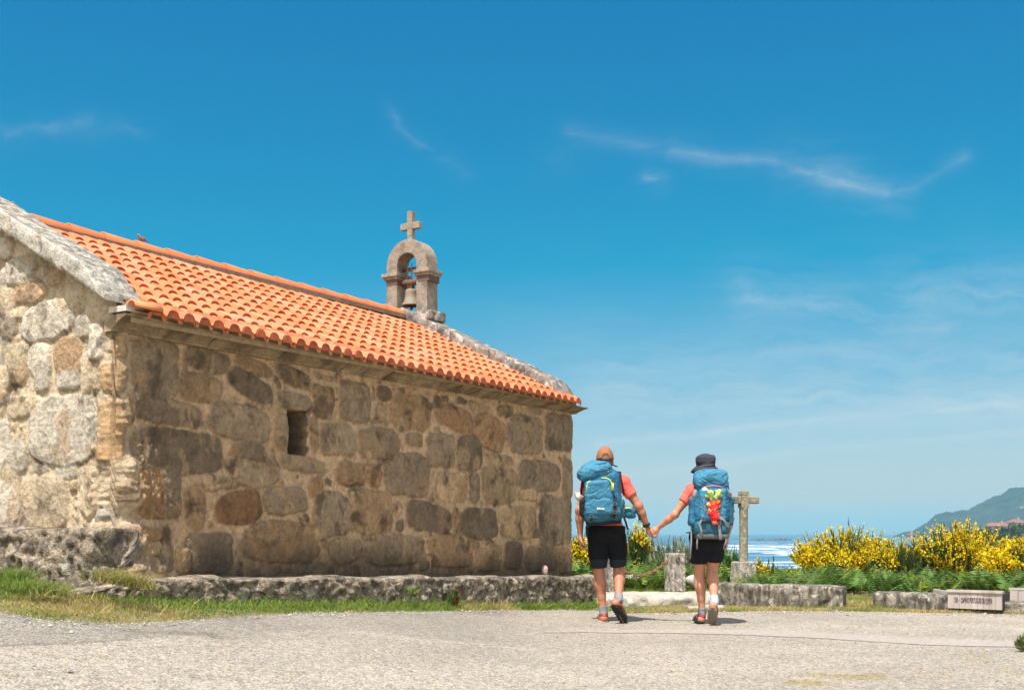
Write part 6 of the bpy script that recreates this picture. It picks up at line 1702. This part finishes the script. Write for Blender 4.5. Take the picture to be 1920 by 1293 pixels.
arm(F, SR, ER, WR, .86); arm(F, SL_, EL, WL, .86); leg(F, HR, KR, AR, .94); leg(F, HL, KL, AL, .94); foot(F, AR, HeR, ToR, .92); foot(F, AL, HeL, ToL, .92)
hand(F, WL, (-.80, .10, -.52), (-.35, .55, -.55), 1, .85, .05, .90, .3)
hand(F, WR, (-.05, .30, -.95), (-.95, 0, 0), -1, .4, .10, .90, .4)
F.build('body', mSkinW, wom); eyes(HC, .088, wom)
Fh = Field(HC - .2, HC + .2, .006); Fh.ell(HC + (0, -.014, .012), (.079, .096, .116), None, 0); Fh.ell(HC + (0, -.085, -.06), (.045, .04, .05), None, .04); Fh.plane(HC + (0, .02, 0), (0, 1, -.35)); Fh.wrinkle(.006, (40, 40, 10), 4); Fh.build('hair', mHairW, wom)
F = Field((-.40, -.20, .82), (.36, .22, 1.52), .0065); torso(F, HC + (0, -.03, -.13), SR, SL_, HR, HL, .92, .147, .133, .162)
F.cone(SR, SR + (ER - SR) * .7, .052, .054, .03); F.cone(SL_, SL_ + (EL - SL_) * .7, .052, .054, .03); F.inflate(.010); F.wrinkle(.009, (9, 9, 14), 71, 3).crease(.009, (9, 9, 7), 72)
X, Y, Z = F._g((slice(None),) * 3)
for (s_, e, fr) in ((SR, ER, .52), (SL_, EL, .46)):
    q = s_ + (e - s_) * fr; d = unit(e - s_); side = np.sign(s_[0]); pl = (X - q[0]) * d[0] + (Y - q[1]) * d[1] + (Z - q[2]) * d[2]
    F.F = np.where((side * (X - s_[0]) > -.03) & (Z < s_[2] + .1), np.maximum(F.F, pl.astype(np.float32)), F.F)
F.plane((0, 0, .88), (0, 0, -1)); F.plane(HC + (0, -.03, -.125), (0, -.25, 1)); F.build('t_shirt', mCoral, wom)
shorts(HR, HL, KR, KL, .97, .66, .165, .98, mBlackW, wom, .012)
sock('sock', KR, AR, HeR, .17, .039, mSockL, wom); sock('sock', KL, AL, HeL, .13, .039, mSockD, wom)
shoe('shoe', AR, HeR, ToR, wom, mShoeG, mSoleG, mCrim, .047, tread=mSoleG); shoe('shoe', AL, HeL, ToL, wom, mShoeDk, mSoleB, mCrim, .047)
# bucket hat: crown and sloping brim
F = Field(HC - .24, HC + .24, .006); F.cone(HC + (0, -.006, .03), HC + (0, -.006, .085), .098, .090, 0, .86); F.box(HC + (0, -.006, .105), (.092, .105, .052), .04, None, .02); F.plane(HC + (0, 0, .022), (0, 0, -1)); F.wrinkle(.004, (18, 18, 30), 9)
hat = F.build('hat', mHat, wom)
V = []; n = 40
for j, (r, z) in enumerate(((.094, .040), (.112, .026), (.132, .004), (.143, -.016))):
    for k in range(n):
        a = 2 * math.pi * k / n; V.append(HC + np.array([math.cos(a) * r, math.sin(a) * r * 1.06 - .004, z + .008 * math.sin(2 * a + .6) * j / 3]))
o = MB().add(V, [(j * n + k, j * n + (k + 1) % n, (j + 1) * n + (k + 1) % n, (j + 1) * n + k) for j in range(3) for k in range(n)]).build('brim', mHat, hat, True)
m_ = o.modifiers.new('t', 'SOLIDIFY'); m_.thickness = .006
mb = MB(); strap(mb, [HC + np.array([math.sin(t) * .097, -.006 - math.cos(t) * .112, .050 + .012 * t]) for t in np.linspace(-.9, .9, 11)], .010, .004, (0, 0, 1)); mb.build('hat_tab', mStrapG, hat, True)

# ---------------------------------------------------------------- her rucksack
pw = empty('backpack', (WX + .005, WY - .09, .875)); tag(pw, 'tall blue backpack with grey straps and a red scarf, worn by the woman', 'backpack', 'blue hiking backpacks')
F = Field((-.30, -.36, .08), (.30, .06, .60), .0065); F.box((0, -.115, .34), (.170, .10, .225), .075, None, .02); F.ell((0, -.12, .28), (.195, .10, .16), None, .05); F.wrinkle(.008, (10, 10, 14), 81, 3).crease(.007, (8, 8, 12), 82); F.build('pack_body', mBlue, pw)
F = Field((-.28, -.38, .42), (.28, .10, .74), .006); F.box((-.005, -.115, .555), (.165, .115, .082), .068, Matrix.Rotation(R(6), 3, 'X'), .02); F.ell((-.0, -.12, .615), (.125, .10, .06), None, .05); F.wrinkle(.024, (7, 7, 16), 83, 3).crease(.014, (6, 6, 14), 84); lid = F.build('lid', mBlueL, pw)
mb = MB(); mb.tube([(-.115, -.218, .470), (-.06, -.236, .492), (.0, -.242, .498), (.06, -.236, .492), (.115, -.218, .468)], .006, 6); mb.build('piping', mPink, lid, True)
F = Field((-.26, -.36, .10), (.26, -.10, .52), .006); F.box((0, -.205, .315), (.135, .042, .160), .04, None, .01); F.wrinkle(.009, (11, 11, 15), 85, 3).crease(.008, (9, 9, 13), 86); fp = F.build('front_pocket', mBlueL, pw)
for sg in (-1, 1):
    mb = MB(); mb.tube([(sg * .088, -.244, .43), (sg * .094, -.250, .34), (sg * .088, -.250, .25), (sg * .078, -.246, .20)], .0055, 6); mb.build('zipper', mGreyZip, fp, True)
    F = Field((sg * .19 - .12, -.26, .05), (sg * .19 + .12, .06, .46), .0065); F.box((sg * .185, -.10, .25), (.034, .075, .14), .032, None, .01); F.wrinkle(.013, (14, 14, 14), 87, 2); F.build('side_pocket', mBlueD if sg > 0 else mBlue, pw)
    o = np.array([.005, -.09, .875]); sx = SR if sg > 0 else SL_
    mb = MB(); strap(mb, [sx * np.array([.62, 1, 1]) + (0, -.12, .0) - o, sx * np.array([.66, 1, 1]) + (0, -.07, .095) - o, sx * np.array([.68, 1, 1]) + (0, .02, .098) - o, sx * np.array([.70, 1, 1]) + (0, .105, .03) - o, sx * np.array([.75, 1, 1]) + (0, .125, -.10) - o, sx * np.array([1.0, 1, 1]) + (0, -.06, -.30) - o], .05, .014, (0, 1, 0)); mb.build('shoulder_strap', mStrapG, pw, True)
F = Field((-.28, -.34, -.08), (.28, .06, .22), .0065); F.box((0, -.115, .085), (.175, .108, .085), .065, None, .01); F.wrinkle(.010, (12, 12, 12), 89, 2); F.build('bottom_compartment', mBlueD, pw)
F = Field((-.28, -.33, -.06), (.28, .06, .06), .0065); F.box((.0, -.112, .005), (.155, .105, .028), .025, None, .01); mGB = cloth_mat('grey_base_fabric', (.10, .105, .11)); F.build('base_panel', mGB, pw)
for q in (([(-.095, -.24, .19), (-.135, -.232, .13), (-.115, -.235, .06), (-.125, -.22, -.02)], .018, .005), ([(.055, -.232, .155), (.058, -.236, .08), (.07, -.226, .0), (.075, -.22, -.03)], .026, .005), ([(.05, -.25, .185), (.10, -.245, .165), (.14, -.22, .10), (.16, -.19, .05)], .022, .005), ([(-.16, -.18, .46), (-.175, -.17, .40), (-.18, -.16, .33)], .030, .006), ([(.13, -.20, .47), (.17, -.18, .42), (.19, -.14, .36)], .024, .006), ([(-.195, -.12, .30), (-.20, -.11, .20), (-.195, -.12, .1), (-.200, -.14, -.06), (-.215, -.15, -.22)], .014, .004), ([(-.140, -.19, .02), (-.150, -.18, -.06), (-.148, -.17, -.12)], .014, .004), ([(.145, -.2, .03), (.125, -.21, -.05), (.105, -.20, -.12)], .010, .004), ([(.19, -.12, .34), (.21, -.11, .28), (.225, -.10, .24)], .024, .006)):
    mb = MB(); strap(mb, *q); mb.build('compression_strap', mStrapG, pw, True)
for c in ((-.10, -.25, .17), (.135, -.24, .125), (.058, -.245, .14), (-.178, -.17, .385), (.17, -.19, .41), (-.12, -.232, .03), (.19, -.14, .30)):
    mb = MB(); buckle(mb, c); mb.build('buckle', mBuck, pw)
mb = MB(); strap(mb, [np.array([math.sin(t) * .180, .09 + -math.cos(t) * .14, .04]) for t in np.linspace(.5, 2 * math.pi - .5, 26)], .07, .014, (0, 0, 1)); mb.build('hip_belt', mStrapB, pw, True)
mb = MB(); mb.lathe([(0, 0), (.024, 0), (.024, .004), (0, .005)], n=22); bd = mb.build('round_badge', mWhiteP, fp, True); bd.location = (-.083, -.238, .456); bd.rotation_euler = (R(82), 0, 0)
mb = MB(); mb.lathe([(.009, .0055), (.014, .0055), (.014, .0065), (.009, .0065)], n=18); mb.build('badge_mark', mGreyZip, fp, True); bm2 = fp.children[-1]
bm2.location = bd.location; bm2.rotation_euler = bd.rotation_euler
# red scarf with its lime knot: a thing of its own tied on the pack
sc = empty('scarf', (WX + .01, WY - .345, 1.03)); tag(sc, 'crumpled red scarf with yellow flecks and lime green top tied on the woman\'s backpack', 'scarf')
m, ns, b = new_mat('red_printed_silk', rough=.6, spec=.35); co = objco(ns)
c = mixc(ns, ramp(ns, noise(ns, co, 19, 3, .6, .8), [(.56, 0.), (.60, 1.)]), (.72, .018, .022), (.80, .36, .03)); c = mixc(ns, ramp(ns, noise(ns, co, 13, 3, .5, .5), [(.63, 0.), (.67, 1.)]), c, (.80, .52, .42)); ns.links.new(c, b.inputs['Base Color'])
bump(ns, b, noise(ns, co, 30, 3, .5, 1.0), .6, .02)
F = Field((-.12, -.08, -.06), (.12, .08, .24), .0045); F.ell((0, 0, .155), (.066, .034, .050), None, .02); F.ell((-.01, 0, .09), (.056, .034, .055), None, .02); F.ell((.012, -.004, .045), (.042, .03, .04), None, .02); F.ell((.004, 0, -.012), (.030, .024, .026), None, .012)
F.wrinkle(.022, (26, 26, 26), 91, 3); F.build('cloth', m, sc)
m2, n2_, b2 = new_mat('lime_printed_silk', rough=.6, spec=.35)
n2_.links.new(mixc(n2_, ramp(n2_, noise(n2_, objco(n2_), 24, 3, .6), [(.45, 0.), (.58, 1.)]), (.52, .60, .13), (.10, .17, .05)), b2.inputs['Base Color'])
F = Field((-.12, -.07, .16), (.12, .07, .33), .0045); F.box((-.038, 0, .262), (.036, .016, .040), .015, Matrix.Rotation(R(12), 3, 'Y'), .01); F.box((.042, 0, .265), (.036, .016, .038), .015, Matrix.Rotation(R(-10), 3, 'Y'), .01); F.ell((0, 0, .215), (.040, .024, .026), None, .015)
F.wrinkle(.018, (26, 26, 26), 93, 3); F.build('knot', m2, sc)
bt = empty('water_bottle', (WX + .205, WY - .17, 1.13)); tag(bt, 'dark green bottle in the side pocket of the woman\'s backpack', 'bottle')
mGB2, _, _ = new_mat('green_bottle', rough=.25, color=(.01, .13, .12))
MB().lathe([(0, 0), (.030, .0), (.032, .01), (.032, .085), (.026, .10), (.016, .105), (0, .105)], n=20).build('bottle_body', mGB2, bt, True); MB().lathe([(0, .104), (.020, .104), (.021, .106), (.021, .13), (0, .132)], n=20).build('cap', mStrapB, bt, True)

# ---------------------------------------------------------------- two sparrows on the ridge
def bird(px, py, label, face):
    s, z = side_px(px, py, -HW); p = cpt(s, -HW, 3.90)
    e = empty('sparrow', p, face); e.scale = (.66,) * 3; tag(e, label, 'bird', 'sparrows on the ridge')
    F = Field((-.09, -.15, -.01), (.09, .11, .14), .004)
    F.ell((0, 0, .055), (.034, .052, .036), Matrix.Rotation(R(28), 3, 'X'), .01); F.ell((0, .036, .098), (.023, .026, .023), None, .02); F.cone((0, -.035, .042), (0, -.115, .020), .018, .008, .02); F.ell((0, .058, .096), (.006, .012, .006), None, .004)
    F.ell((.028, -.015, .055), (.010, .048, .024), Matrix.Rotation(R(25), 3, 'X'), .006); F.ell((-.028, -.015, .055), (.010, .048, .024), Matrix.Rotation(R(25), 3, 'X'), .006)
    F.cone((.012, .005, .03), (.012, .01, .0), .005, .003, .004); F.cone((-.012, .005, .03), (-.012, .01, .0), .005, .003, .004)
    F.build('body', mBird, e)
bird(25, 386, 'small brown sparrow on the ridge beside the gable coping at the picture edge', R(40))
bird(265, 449, 'small brown sparrow alone partway along the orange ridge tiles', R(120))
